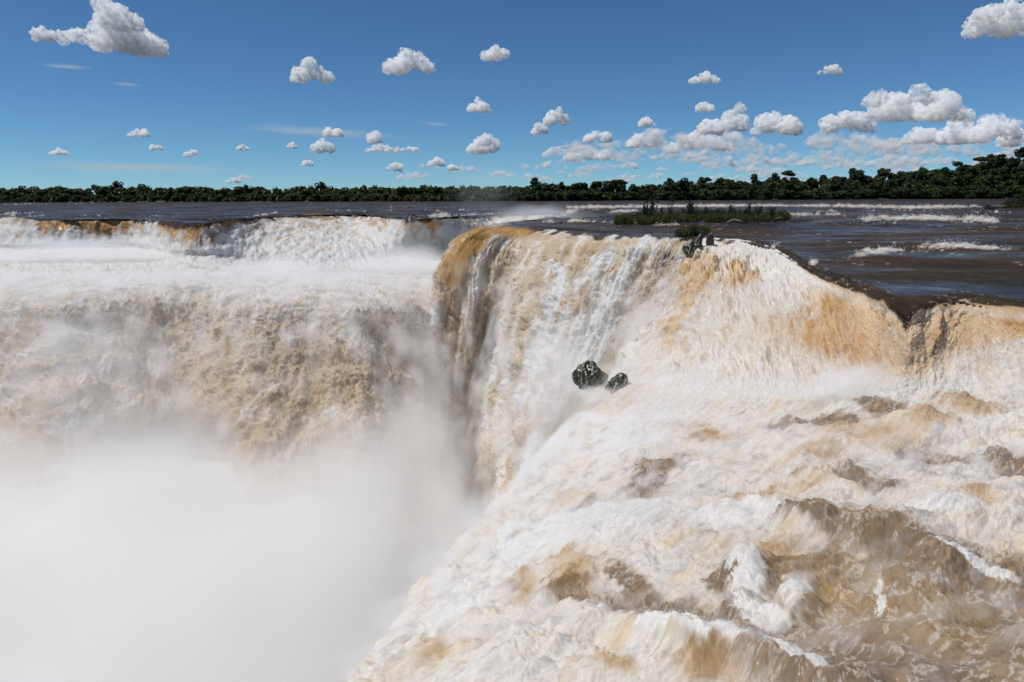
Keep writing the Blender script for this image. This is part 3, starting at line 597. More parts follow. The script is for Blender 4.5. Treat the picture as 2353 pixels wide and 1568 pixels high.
# the great mist of the gorge: a soft-topped bank over an added white surface
GX0, GX1, GY0, GY1, GZ0, GZ1 = -150, 8, 8, 122, -66, -16
bm = bmesh.new(); bmesh.ops.create_cube(bm, size=1)
for v in bm.verts:
    v.co = Vector((mix(GX0, GX1, v.co.x + .5), mix(GY0, GY1, v.co.y + .5), mix(GZ0, GZ1, v.co.z + .5)))
me = bpy.data.meshes.new('mist'); bm.to_mesh(me); bm.free()
o = bpy.data.objects.new('mist', me); COL.objects.link(o)
def gorge_builder(n, L):
    g = n.nodes.new('ShaderNodeTexCoord'); s = n.nodes.new('ShaderNodeSeparateXYZ'); L(g.outputs['Object'], s.inputs[0])
    nz = n.nodes.new('ShaderNodeTexNoise'); nz.inputs['Scale'].default_value = .04; nz.inputs['Detail'].default_value = 4; L(g.outputs['Object'], nz.inputs['Vector'])
    ln = nmath(n, L, 'MULTIPLY_ADD', s.outputs['Y'], .125, s.outputs['X'])                   # X + .15 Y
    side = nmath(n, L, 'MULTIPLY', nmath(n, L, 'ADD', ln, -1.0), -1 / 16.0)                  # 0 at the open side, 1 sixteen metres in
    top = nmath(n, L, 'MULTIPLY', nmath(n, L, 'ADD', s.outputs['Z'], 23.5), -1 / 10.0)
    sd_ = nmath(n, L, 'MULTIPLY_ADD', nz.outputs['Fac'], 1.7, nmath(n, L, 'SUBTRACT', nmath(n, L, 'MINIMUM', side, top), .85))
    c = nmath(n, L, 'MULTIPLY', sd_, 1.0, clamp=True)
    far = nmath(n, L, 'MULTIPLY', nmath(n, L, 'SUBTRACT', GY1 - 1, s.outputs['Y']), 1 / 12.0, clamp=True)
    return nmath(n, L, 'MULTIPLY', nmath(n, L, 'MULTIPLY', c, c), far)
me.materials.append(vol_nodes('gorge_mist', .16, gorge_builder, (.92, .915, .905)))
tag(o, 'great white mist filling the gorge at lower left', kind='stuff')
# matt white surface added underneath to brighten the mist
nx, ny = 120, 110
X, Y = np.meshgrid(np.linspace(-150, 4, nx), np.linspace(14, 118, ny), indexing='ij')
h = -36 + 5 * fbm(X / 30, Y / 30, 1, 3) - 12 * smooth(-22, 4, X + .12 * Y)
P = np.stack([X, Y, h], 2)
ms, n_, o_ = new_mat('mist_brightener'); b_ = n_.nodes.new('ShaderNodeBsdfDiffuse'); b_.inputs[0].default_value = (.70, .70, .70, 1); n_.links.new(b_.outputs[0], o_.inputs[0])
o = make_mesh('mist_brightener', P.reshape(-1, 3), quads=grid_quads(nx, ny), mat=ms)
tag(o, 'white surface added under the gorge mist to brighten it', kind='stuff')
# ------------------------------------------------------------------ plants
def leaf_material(name, base, var, trans=.25, rough=.6):
    m, n, o = new_mat(name); L = n.links.new
    oi = n.nodes.new('ShaderNodeObjectInfo'); at = n.nodes.new('ShaderNodeAttribute'); at.attribute_name = 'tint'
    r = n.nodes.new('ShaderNodeValToRGB'); r.color_ramp.elements[0].color = (*base, 1); r.color_ramp.elements[1].color = (*var, 1)
    L(oi.outputs['Random'], r.inputs[0])
    mx = n.nodes.new('ShaderNodeMix'); mx.data_type = 'RGBA'; mx.blend_type = 'MULTIPLY'; mx.inputs[0].default_value = 1
    L(r.outputs[0], mx.inputs[6]); L(at.outputs['Color'], mx.inputs[7])
    b = n.nodes.new('ShaderNodeBsdfPrincipled'); L(mx.outputs[2], b.inputs['Base Color']); b.inputs['Roughness'].default_value = rough; b.inputs['Specular IOR Level'].default_value = .25
    t = n.nodes.new('ShaderNodeBsdfTranslucent'); L(mx.outputs[2], t.inputs[0])
    x = n.nodes.new('ShaderNodeMixShader'); x.inputs[0].default_value = trans
    L(b.outputs[0], x.inputs[1]); L(t.outputs[0], x.inputs[2]); L(x.outputs[0], o.inputs[0]); return m
M_LEAF = leaf_material('forest_leaves', (.010, .022, .007), (.045, .064, .016))
M_PALE = leaf_material('pale_leaves', (.075, .085, .03), (.06, .075, .027))
M_GRASS = leaf_material('islet_grass', (.048, .064, .019), (.055, .07, .022), .35)
M_SHRUB = leaf_material('shrub_leaves', (.014, .026, .009), (.026, .034, .013), .25)
def noise_mat(name, c1, c2, scale, rough=.8, bump=.4, bd=.1):
    m, n, o = new_mat(name); L = n.links.new
    tc = n.nodes.new('ShaderNodeTexCoord'); nz = n.nodes.new('ShaderNodeTexNoise'); nz.inputs['Scale'].default_value = scale; nz.inputs['Detail'].default_value = 6
    L(tc.outputs['Object'], nz.inputs['Vector'])
    r = n.nodes.new('ShaderNodeValToRGB'); r.color_ramp.elements[0].position = .35; r.color_ramp.elements[1].position = .65
    r.color_ramp.elements[0].color = (*c1, 1); r.color_ramp.elements[1].color = (*c2, 1); L(nz.outputs['Fac'], r.inputs[0])
    b = n.nodes.new('ShaderNodeBsdfPrincipled'); b.inputs['Roughness'].default_value = rough; L(r.outputs[0], b.inputs['Base Color'])
    bp = n.nodes.new('ShaderNodeBump'); bp.inputs['Strength'].default_value = bump; bp.inputs['Distance'].default_value = bd; L(nz.outputs['Fac'], bp.inputs['Height']); L(bp.outputs[0], b.inputs['Normal'])
    L(b.outputs[0], o.inputs[0]); return m
M_BARK = noise_mat('bark', (.09, .075, .055), (.17, .15, .12), .8)
M_SOIL = noise_mat('bank_soil', (.03, .03, .015), (.05, .045, .02), .05)
M_ROCK = noise_mat('wet_rock', (.015, .012, .01), (.045, .033, .026), 1.4, .35, .8, .2)
M_MOSS = noise_mat('mossy_rock', (.010, .015, .005), (.032, .036, .016), 1.2, .3, .5, .1)
def add_trickles(m):                        # thin white water running down over the rock
    n = m.node_tree; L = n.links.new; b = [x for x in n.nodes if x.type == 'BSDF_PRINCIPLED'][0]
    tc = n.nodes.new('ShaderNodeTexCoord'); mp = n.nodes.new('ShaderNodeMapping'); mp.inputs['Scale'].default_value = (2.4, 2.4, .35); L(tc.outputs['Object'], mp.inputs[0])
    nz = n.nodes.new('ShaderNodeTexNoise'); nz.inputs['Scale'].default_value = 1.6; nz.inputs['Detail'].default_value = 6; nz.inputs['Roughness'].default_value = .7; L(mp.outputs[0], nz.inputs['Vector'])
    r = n.nodes.new('ShaderNodeMapRange'); r.inputs['From Min'].default_value = .56; r.inputs['From Max'].default_value = .68; L(nz.outputs['Fac'], r.inputs[0])
    old = b.inputs['Base Color'].links[0].from_socket
    mx = n.nodes.new('ShaderNodeMix'); mx.data_type = 'RGBA'; L(r.outputs[0], mx.inputs[0]); L(old, mx.inputs[6]); mx.inputs[7].default_value = (.8, .8, .78, 1); L(mx.outputs[2], b.inputs['Base Color'])
add_trickles(M_MOSS)
M_WOOD = noise_mat('driftwood', (.10, .07, .05), (.19, .14, .10), 3, .8, .6, .05)

def leaf_cloud(lobes, n, size, seed, flat=.0):
    """leaf clumps (small bent quads) over the outer half of several ellipsoid lobes -> V, Q, tint"""
    r = np.random.default_rng(seed)
    vol = np.array([l[3] * l[4] * l[5] for l in lobes]) ** (2 / 3); i = r.choice(len(lobes), n, p=vol / vol.sum())
    Lb = np.array(lobes)[i]
    d = r.normal(size=(n, 3)); d /= np.linalg.norm(d, axis=1)[:, None]
    rad = r.uniform(.55, 1.0, n) ** .6 * (1 + .22 * fbm(d[:, 0] * 2.5 + i * 3, d[:, 1] * 2.5, d[:, 2] * 2.5, 3))
    c = Lb[:, :3] + d * rad[:, None] * Lb[:, 3:6]
    nn = d * .8 + r.normal(size=(n, 3)) * .6 + [0, 0, .35]; nn /= np.linalg.norm(nn, axis=1)[:, None]
    a = np.cross(nn, r.normal(size=(n, 3))); a /= np.linalg.norm(a, axis=1)[:, None]; b = np.cross(nn, a)
    s = size * r.uniform(.6, 1.3, n)[:, None]
    V = np.stack([c - a * s - b * s * .6, c + a * s * .8 - b * s * .7 , c + a * s + b * s * .7, c - a * s * .7 + b * s], 1).reshape(-1, 3)
    tint = np.repeat(.7 + .6 * r.random(n), 4)[:, None] * np.array([[1, 1, 1]]) * np.repeat(mix(np.array([[1.15, 1, .8]]), np.array([[.85, 1, 1.1]]), r.random((n, 1))), 4, 0)
    return V, np.arange(n * 4).reshape(-1, 4), tint
def tube(pts_, radii, seg=6):
    V = []; Q = []
    pts_ = [np.array(p, float) for p in pts_]
    for k, p in enumerate(pts_):
        d = pts_[min(k + 1, len(pts_) - 1)] - pts_[max(k - 1, 0)]; d /= np.linalg.norm(d) + 1e-9
        a = np.cross(d, [0.3, 1, .2]); a /= np.linalg.norm(a); b = np.cross(d, a)
        for j in range(seg):
            t = 2 * math.pi * j / seg; V.append(p + radii[k] * (a * math.cos(t) + b * math.sin(t)))
    for k in range(len(pts_) - 1):
        for j in range(seg):
            Q.append([k * seg + j, k * seg + (j + 1) % seg, (k + 1) * seg + (j + 1) % seg, (k + 1) * seg + j])
    return np.array(V), np.array(Q)
def join(parts):
    V = []; Q = []; T_ = []; o = 0
    for p in parts:
        V.append(p[0]); Q.append(p[1] + o); o += len(p[0]); T_.append(p[2] if len(p) > 2 else np.ones((len(p[0]), 3)))
    return np.vstack(V), np.vstack(Q), np.vstack(T_)
def mesh_only(name, V, Q, T_, mat, sm=False):
    o = make_mesh(name, V, quads=Q, tint=T_, mat=mat, smooth_shade=sm); me = o.data; bpy.data.objects.remove(o); return me
def trunk_geo(h, r, seed, branches=5, spread=5, top=.9):
    q = random.Random(seed); sway = q.uniform(-1, 1)
    ps = [(0, 0, -1), (sway * .4, 0, h * .35), (sway, .4, h * .7), (sway * .8, .3, h * top)]
    G = [tube(ps, [r, r * .75, r * .5, r * .25])]
    for b in range(branches):
        a = 6.283 * b / branches + q.random(); z0 = h * q.uniform(.5, .75)
        G.append(tube([(sway * .8, .2, z0), (math.cos(a) * spread * .5, math.sin(a) * spread * .5, z0 + h * .13), (math.cos(a) * spread, math.sin(a) * spread, z0 + h * .25)], [r * .4, r * .25, r * .12], 5))
    return join(G)
CROWN = []
def kind(seed, form, n=1150):
    q = random.Random(seed)
    if form == 'dome':
        lobes = [(q.uniform(-4.5, 4.5), q.uniform(-4, 4), q.uniform(5, 17), q.uniform(2.6, 4.6), q.uniform(2.6, 4.2), q.uniform(2.2, 3.6)) for _ in range(13)]
        tr = trunk_geo(15, .45, seed, 4, 4); sz = .95
    elif form == 'bush':
        lobes = [(q.uniform(-5, 5), q.uniform(-3, 3), q.uniform(1.0, 9), q.uniform(2.6, 4.4), q.uniform(2.4, 4), q.uniform(2, 3.4)) for _ in range(10)]
        tr = trunk_geo(7, .3, seed, 3, 3); sz = .8
    elif form == 'umbrella':
        lobes = [(math.cos(k * 1.1) * 5.5, math.sin(k * 1.1) * 5, 22 + q.uniform(-1, 1) - (k % 2) * .8, 3.4, 3.4, 1.5) for k in range(6)] + [(0, 0, 23.8, 5, 5, 1.6), (3, 1, 23, 3, 3, 1.4)]
        tr = trunk_geo(23, .5, seed, 7, 6.2, .95); sz = .65
    elif form == 'tall':
        lobes = [(q.uniform(-4, 4), q.uniform(-4, 4), q.uniform(13, 23), q.uniform(2.4, 4.0), q.uniform(2.4, 4), q.uniform(1.8, 3.0)) for _ in range(12)]
        tr = trunk_geo(20, .6, seed, 5, 5); sz = .8
    elif form == 'open':
        lobes = [(q.uniform(-5.5, 5.5), q.uniform(-4, 4), q.uniform(14, 19), q.uniform(1.6, 2.6), q.uniform(1.6, 2.6), q.uniform(1.0, 1.8)) for _ in range(12)]
        tr = trunk_geo(17, .45, seed, 7, 6); sz = .6; n = 600
    V, Q, T_ = leaf_cloud(lobes, n, sz, seed)
    return (V, Q, T_), tr
KINDS = {}
for nm, form, seeds in (('dome', 'dome', (1, 2, 3)), ('bush', 'bush', (4, 5)), ('umbrella', 'umbrella', (6,)), ('tall', 'tall', (7, 8)), ('open', 'open', (9, 10))):
    KINDS[nm] = []
    for sdd in seeds:
        cr_, tr_ = kind(sdd, form)
        KINDS[nm].append((cr_, mesh_only('crown', *cr_, M_PALE if form == 'open' else M_LEAF), mesh_only('trunk', *tr_, M_BARK, True)))
def tree(nm, v, loc, s, rz, label, group, name='forest_tree'):
    cr_, mc, mt = KINDS[nm][v % len(KINDS[nm])]
    o = bpy.data.objects.new(name, None); COL.objects.link(o); o.location = loc; o.rotation_euler = (0, 0, rz); o.scale = (s[0], s[0], s[1])
    tag(o, label, 'tree', group)
    for n_, me_ in (('crown', mc), ('trunk', mt)):
        c = bpy.data.objects.new(n_, me_); COL.objects.link(c); c.parent = o
    return o
SH_X = [-300, 0, 400, 800, 1180, 1300, 1700, 2353, 2700]
SH_Y = [1150, 1098, 1020, 930, 850, 840, 840, 850, 850]
def shore(px_): return np.interp(px_, SH_X, SH_Y)
TOPX = [-300, 0, 200, 400, 600, 800, 1000, 1170, 1200, 1300, 1400, 1500, 1700, 1800, 1850, 1950, 2100, 2200, 2300, 2353, 2600]
TOPY = [430, 428, 423, 425, 429, 431, 433, 437, 434, 431, 424, 418, 413, 408, 412, 398, 384, 374, 357, 350, 320]
def ground_h(px_, b):                       # height of the bank b metres behind the waterline
    Yb = shore(px_); hor = 455 - 12 * px_ / 2353
    top = (hor - np.interp(px_, TOPX, TOPY)) / FPX * (Yb + 90) + 7
    H = np.maximum(top - 21, 1.0)
    return 1.2 * smooth(0, 3, b) + H * np.clip(b / 90, 0, 1.6) ** .85
nx, nb = 160, 40
pxs = np.linspace(-400, 2760, nx); bs_ = np.concatenate([np.linspace(-3, 120, nb - 4), [200, 500, 1500, 6000]])
PX, B = np.meshgrid(pxs, bs_, indexing='ij')
Yg = shore(PX) + B; Xg = (PX - 1176.5) / FPX * shore(PX) * (1 + .0 * B) * Yg / shore(PX)
Zg = ground_h(PX, np.clip(B, 0, 130)) * (1 - smooth(150, 1500, B)) - 1.2 * (B < 0)
P = np.stack([Xg, Yg, Zg], 2)
o = make_mesh('riverbank', P.reshape(-1, 3), quads=grid_quads(nx, nb), mat=M_SOIL)
tag(o, 'wooded hill and low bank beyond the river', kind='structure')
# everything else beyond and around: one sheet of ground far below view
gp = make_mesh('ground', np.array([[-9000, -3000, -75], [9000, -3000, -75], [9000, 1000, -75], [-9000, 1000, -75]]), quads=np.array([[0, 1, 2, 3]]), mat=M_ROCK)
tag(gp, 'rock floor of the gorge', kind='structure')
def bank_pt(px_, b):
    Yb = shore(px_) + b
    return Vector(((px_ - 1176.5) / FPX * Yb, Yb, float(ground_h(np.array(px_), np.array(b)))))
q = random.Random(11)
# emergent trees one can tell apart on the skyline of the right bank
EM = [('umbrella', 0, 1796, 60, (1.0, 1.15), 'flat umbrella-crowned tree standing clear above the right bank forest'),
      ('tall', 0, 1960, 40, (1.25, 1.1), 'large dark rounded tree bulging from the skyline left of a pale tree'),
      ('open', 0, 2012, 60, (1.1, 1.3), 'pale yellowish open-crowned tree beside the large dark rounded tree'),
      ('open', 1, 2177, 80, (1.2, 1.2), 'pale flat-topped tree where the right skyline begins to climb'),
      ('umbrella', 0, 2222, 85, (1.1, .95), 'dark spreading tree on the skyline just right of the pale flat-topped one'),
      ('tall', 1, 2308, 90, (1.0, 1.1), 'tall dark tree near the top of the hill at far right'),
      ('dome', 1, 2250, 90, (1.15, 1.2), 'broad dark tree leaning out of the hill skyline below the tallest tree'),
      ('umbrella', 0, 1418, 50, (1.3, .95), 'wide dark spreading tree that rises first from the low left end of the right bank'),
      ('open', 0, 1985, 30, (.8, 1.0), 'small pale tree in front of the large dark rounded tree'),
      ('umbrella', 0, 1615, 45, (.7, .95), 'small flat-topped tree on the low skyline right of the spreading tree'),
      ('tall', 1, 1850, 50, (.9, .95), 'narrow dark tree right of the umbrella-crowned tree'),
      ('tall', 0, 1765, 45, (1.1, 1.1), 'big dark tree directly left of the umbrella-crowned tree'),
      ('open', 1, 1210, 30, (.7, .9), 'thin open tree at the far left tip of the right bank')]
for nm, v, x, b, s, lab in EM:
    tree(nm, v, bank_pt(x, b), s, q.uniform(0, 6), lab, None, 'emergent_tree')
cnt = 0
for row, (b, sp, kinds_) in enumerate(((3, 15, ('bush',)), (14, 22, ('bush', 'dome')), (32, 27, ('dome', 'bush', 'dome')), (52, 30, ('dome', 'dome', 'tall')), (72, 32, ('dome', 'tall')))):
    x = 1190 + row * 5
    while x < 2420:
        k = q.choice(kinds_)
        lab = {0: 'low bushy tree overhanging the waterline of the right bank', 1: 'dark green tree in the front wall of the right bank forest'}.get(row, 'dark rounded tree rising behind the front trees of the right bank forest') if row < 4 else 'dark rounded tree on the skyline of the right bank forest'
        lab = {0: 'low bushy tree on the waterline', 1: 'dark green front-row tree', 2: 'rounded tree behind the front rows', 3: 'rounded tree high in the forest wall', 4: 'dark rounded skyline tree'}[row]
        lab += ' ' + ('at the low left end of the right bank' if x < 1330 else 'near the wide spreading tree at left' if x < 1480 else 'of the bank behind the long islet' if x < 1700 else 'near the umbrella-crowned tree' if x < 1880 else 'near the large dark rounded tree' if x < 2090 else 'where the wooded hill begins' if x < 2240 else 'on the wooded hill at far right')
        s = q.uniform(.8, 1.15)
        tree(k, q.randrange(3), bank_pt(x, b + q.uniform(-5, 5)), (s * q.uniform(.9, 1.15), s * (q.uniform(.75, 1.1))), q.uniform(0, 6), lab, 'trees of the right bank forest'); cnt += 1
        x += sp * q.uniform(.75, 1.2)
print('bank trees', cnt)
# the far forest at left and the hill behind: reads as one mass
G = []; NFAR = 260
def add_far(x, b, s, k):
    cr_ = KINDS[k][q.randrange(len(KINDS[k]))][0]
    p = bank_pt(x, b); a = q.uniform(0, 6.28); ca, sa = math.cos(a), math.sin(a)
    sel = slice(0, 4 * NFAR); Vc = cr_[0][sel].reshape(-1, 4, 3); Vc = ((Vc - Vc.mean(1, keepdims=True)) * 1.55 + Vc.mean(1, keepdims=True)).reshape(-1, 3); V = Vc * np.array([s, s, s * q.uniform(.8, 1.05)]); V = np.stack([V[:, 0] * ca - V[:, 1] * sa, V[:, 0] * sa + V[:, 1] * ca, V[:, 2]], 1) + np.array(p)
    t = q.uniform(.6, 1.5) * np.array([q.uniform(.9, 1.3), 1, q.uniform(.7, 1)])
    G.append((V, cr_[1][:NFAR], cr_[2][sel] * t))
for row, (b, sp) in enumerate(((2, 12), (14, 15), (28, 17), (45, 18), (64, 18), (84, 16))):
    x = -120
    while x < 1200:
        add_far(x, b + q.uniform(-5, 5), q.uniform(.65, 1.05), 'bush' if row == 0 else q.choice(('dome', 'bush') if row < 3 else ('dome', 'dome', 'tall' if q.random() < .3 else 'dome'))); x += sp * q.uniform(.7, 1.3)
for b, sp in ((8, 13), (24, 16), (42, 18), (62, 20), (92, 26)):
    x = 1180
    while x < 2420:
        add_far(x, b + q.uniform(-5, 5), q.uniform(.75, .95), 'bush' if b < 80 else 'dome'); x += sp * q.uniform(.7, 1.3)
V, Q, T_ = join(G)
o = make_mesh('far_forest', V, quads=Q, tint=T_, mat=M_LEAF, smooth_shade=False)
tag(o, 'dense dark green forest covering the far bank', kind='stuff')

# ------------------------------------------------------------------ islets, rocks, driftwood
def rock_mesh(name, loc, rad, seed, mat, label, cat='rock', group=None, sub=4, rz=0, tilt=0, amp=.35):
    bm = bmesh.new(); bmesh.ops.create_icosphere(bm, subdivisions=sub, radius=1)
    co = np.array([v.co for v in bm.verts]); d = 1 + amp * fbm(co[:, 0] * 1.1 + seed, co[:, 1] * 1.1, co[:, 2] * 1.1, 5, .55) - .12 * np.abs(fbm(co[:, 0] * 3 + seed, co[:, 1] * 3, co[:, 2] * 3, 3))
    for v, k in zip(bm.verts, d): v.co = v.co * float(k); v.co.x *= rad[0]; v.co.y *= rad[1]; v.co.z *= rad[2]
    me = bpy.data.meshes.new(name); bm.to_mesh(me); bm.free()
    for p in me.polygons: p.use_smooth = True
    me.materials.append(mat); o = bpy.data.objects.new(name, me); COL.objects.link(o)
    o.location = loc; o.rotation_euler = (0, tilt, rz)
    return tag(o, label, cat, group)
def islet(outline, h, label):                # outline in drawing units at the waterline
    pts_ = [at_z(x, y, 0) for x, y in outline]; c = np.mean(pts_, 0)
    V = [c + [0, 0, h]]; n_ = len(pts_); rings = (.35, .7, .9, 1.0, 1.06)
    for k, f in enumerate(rings):
        for p in pts_:
            V.append(c + (p - c) * f * random.uniform(.95, 1.05) + [0, 0, h * (1 - f ** 2.2) + .12 * random.uniform(-1, 1) - (.5 if k == 4 else 0)])
    F = [[0, 1 + j, 1 + (j + 1) % n_] for j in range(n_)]
    for k in range(len(rings) - 1):
        for j in range(n_):
            a, b = 1 + k * n_ + j, 1 + k * n_ + (j + 1) % n_
            F += [[a, a + n_, b + n_], [a, b + n_, b]]
    o = make_mesh('islet', np.array(V), F=np.array(F), mat=M_ROCK); tag(o, label, kind='structure'); return c
def grass(region, n, hmin, hmax, label, width=.05, lean=.25):
    """blades in tufts between the given points of the drawing"""
    r = np.random.default_rng(len(label)); V = []
    nt_ = max(n // 22, 1)
    x0, x1, yf, yb = region[:4]
    tx = r.uniform(x0, x1, nt_); f = r.uniform(0, 1, nt_)
    base = np.array([at_z(a, mix(yf(a), yb(a), b_), 0) for a, b_ in zip(tx, f)]) + [0, 0, .2]
    th = r.uniform(hmin, hmax, nt_) * (1 + .5 * fbm(base[:, 0] / 3, base[:, 1] / 3, 1, 2))
    i = r.integers(0, nt_, n); b0 = base[i] + r.normal(size=(n, 3)) * [.28, .28, .03]
    h = th[i] * r.uniform(.5, 1.1, n); a = r.uniform(0, 6.283, n); d = np.stack([np.cos(a), np.sin(a), a * 0], 1)
    s = np.stack([-d[:, 1], d[:, 0], d[:, 2]], 1) * width * r.uniform(.6, 1.4, n)[:, None]
    m = b0 + d * (h * lean * .4)[:, None] + np.stack([h * 0, h * 0, h * .6], 1); t = b0 + d * (h * lean * 1.3)[:, None] + np.stack([h * 0, h * 0, h], 1)
    V = np.stack([b0 - s, b0 + s, m + s * .8, m - s * .8, t], 1).reshape(-1, 3)
    k = np.arange(n)[:, None] * 5
    F = np.concatenate([k + [0, 1, 2], k + [0, 2, 3], k + [3, 2, 4]], 0)
    T_ = np.repeat(mix(np.array([[1.0, 1.0, .8]]), np.array([[1.5, 1.1, .7]]), r.random((n, 1)) ** 2) * r.uniform(.5, 1.3, (n, 1)), 5, 0)
    o = make_mesh('grass', V, F=F, tint=T_, mat=M_GRASS, smooth_shade=False); tag(o, label, kind='stuff'); return o
SHRUB = []
for sdd in range(3):
    qq = random.Random(40 + sdd)
    lobes = [(qq.uniform(-.9, .9), qq.uniform(-.6, .6), qq.uniform(.4, 1.7), qq.uniform(.3, .6), qq.uniform(.3, .6), qq.uniform(.3, .7)) for _ in range(9)]
    stems = join([tube([(0, 0, 0), (l[0] * .5, l[1] * .5, l[2] * .6), (l[0], l[1], l[2] + .5)], [.03, .02, .008], 4) for l in lobes[:6]])
    SHRUB.append((mesh_only('foliage', *leaf_cloud(lobes, 650, .075, 60 + sdd), M_SHRUB), mesh_only('stem', *stems, M_BARK)))
def shrub(loc, s, v, label, group=None):
    o = bpy.data.objects.new('shrub', None); COL.objects.link(o); o.location = loc; o.scale = s; o.rotation_euler = (0, 0, v * 1.7); tag(o, label, 'shrub', group)
    for n_, me_ in zip(('foliage', 'stem'), SHRUB[v % 3]):
        c = bpy.data.objects.new(n_, me_); COL.objects.link(c); c.parent = o
    return o
def log(p0, p1, r, label, bend=.3, twig=2):
    p0, p1 = np.array(p0), np.array(p1); m = (p0 + p1) / 2 + [0, 0, bend]
    G_ = [tube([p0, mix(p0, m, .5) + [0, .1, .05], m, mix(m, p1, .6), p1], [r, r * 1.1, r * .8, r * .6, r * .25], 8)]
    for k in range(twig):
        s_ = mix(p0, p1, .45 + .25 * k); G_.append(tube([s_ + [0, 0, bend * .6], s_ + (p1 - p0) * .1 + [0, .2, .5 + .2 * k]], [r * .4, r * .1], 5))
    V, Q, T_ = join(G_); o = make_mesh('driftwood', V, quads=Q, mat=M_WOOD); return tag(o, label, 'driftwood')
islet([(1416, 519), (1450, 520), (1530, 518), (1620, 515), (1700, 514), (1790, 512), (1825, 509), (1800, 500), (1720, 494), (1600, 493), (1500, 497), (1430, 505)], .7, 'long low rocky islet under the grass in the middle of the river')
yf = lambda a: np.interp(a, [1412, 1440, 1500, 1560, 1620, 1700, 1790, 1820], [519, 518, 519, 515, 514, 514, 511, 508]); yb = lambda a: np.interp(a, [1412, 1440, 1500, 1600, 1700, 1820], [512, 504, 499, 495, 496, 500])
grass((1416, 1812, yf, yb), 30000, 1.1, 2.2, 'tall green grass covering the long islet above the falls', .045)
def on(px_, py_, z=.15): return Vector(at_z(px_, py_, z))
for k, (x, y, s, lab) in enumerate([(1492, 512, (1.6, 1.5, 2.7), 'tall dark twiggy shrub at the left third of the long islet'), (1468, 508, (1.2, 1.2, 1.2), 'dark shrub at the left end of the long islet beside the tall twiggy one'), (1592, 505, (1.5, 1.4, 2.5), 'tall sparse shrub near the middle of the long islet'),
                              (1625, 504, (1.1, 1.1, 1.6), 'thin shrub just right of the middle of the long islet'), (1655, 503, (1.3, 1, 1.7), 'leafy shrub with a raised tip on the long islet'), (1690, 503, (1.2, 1, 1.6), 'shrub on the right half of the long islet beside the leafy tip'),
                              (1720, 503, (1.1, 1, 1.4), 'shrub above the pale driftwood on the long islet'), (1795, 503, (1.3, 1.2, 1.3), 'dark rounded shrub at the right end of the long islet'), (1432, 516, (1.1, 1.1, 1.0), 'low dark shrub at the left tip of the long islet')]):
    shrub(on(x, y), s, k, lab)
for k in range(14):
    x = 1480 + 22 * k + random.uniform(-8, 8); shrub(on(x, 503 + random.uniform(-3, 6)), (random.uniform(.7, 1.1),) * 2 + (random.uniform(1.3, 2.2),), k + 1, 'small wiry shrub among the tall grass of the long islet', 'shrubs among the islet grass')
log(on(1672, 512, .3), on(1705, 509, 1.2), .28, 'forked driftwood lying in the grass on the front of the long islet', .5)
log(on(1782, 505, .9), on(1797, 501, 1.4), .16, 'short driftwood stump sticking up near the right end of the long islet', .3, 1)
rock_mesh('rock', on(1838, 509, -.1), (3.6, 1.6, .55), 3, M_ROCK, 'flat dark wet rock in the water off the right end of the long islet')
rock_mesh('rock', on(1822, 512, -.1), (2.2, .9, .5), 8, M_ROCK, 'small dark rock against the right end of the long islet')
rock_mesh('rock', on(1432, 521, -.1), (1.3, .6, .45), 9, M_ROCK, 'small black rock at the left tip of the long islet')
# ledge rock on the lip
rock_mesh('rock', on(1592, 552, -.6), (2.8, 1.5, 1.6), 5, M_ROCK, 'dark rock ledge with grass on it right at the lip of the falls')
rock_mesh('rock', Vector(at_r(1592, 585, 103)), (.8, .7, 3.2), 12, M_ROCK, 'narrow black rock rib below the grassy ledge, wet from the falls', tilt=.35)
rock_mesh('rock', Vector(at_r(1592, 572, 102)), (1.5, .9, 1.2), 15, M_MOSS, 'mossy green knob of rock below the grassy ledge')
rock_mesh('rock', Vector(at_r(1632, 556, 103)), (.6, .6, 1.4), 17, M_ROCK, 'small black rock standing in the lip right of the grassy ledge')
g1 = lambda a: np.interp(a, [1556, 1590, 1625], [549, 546, 541]); g2 = lambda a: np.interp(a, [1556, 1590, 1625], [541, 532, 536])
grass((1558, 1626, g1, g2), 3500, .7, 1.4, 'green grass tuft on the dark rock ledge at the lip of the falls', .04)
shrub(on(1592, 541, .3), (.9, .9, .9), 1, 'low shrub on the rock ledge at the lip of the falls')
shrub(on(1567, 546, .2), (.7, .7, .5), 2, 'small green bush at the left of the lip ledge')
# right islet
islet([(2262, 480), (2300, 482), (2353, 482), (2420, 480), (2420, 474), (2340, 472), (2275, 475)], .6, 'low islet at the right edge of the river')
g1 = lambda a: a * 0 + 481; g2 = lambda a: a * 0 + 474
grass((2300, 2410, g1, g2), 5000, 1.4, 2.8, 'grass on the low islet at the right edge', .07)
for k, (x, s) in enumerate(((2320, 2.2), (2345, 2.8), (2385, 2.6))):
    shrub(on(x, 479), (s, s, s), k, ('leafy shrub at the left of the grassy islet by the right edge', 'tallest bushy shrub on the islet at the right edge', 'outermost shrub of the islet at the right edge')[k])
shrub(on(2268, 481), (1.6, 1.2, 1.1), 1, 'small dark bush at the left tip of the right-edge islet')
log(on(2275, 478, .5), on(2312, 474, 2.0), .4, 'dark driftwood trunk lying across the left of the right-edge islet', .6, 1)
rock_mesh('rock', on(2285, 480, .1), (4.5, 2, .9), 23, M_ROCK, 'dark rocks under the driftwood of the right-edge islet')
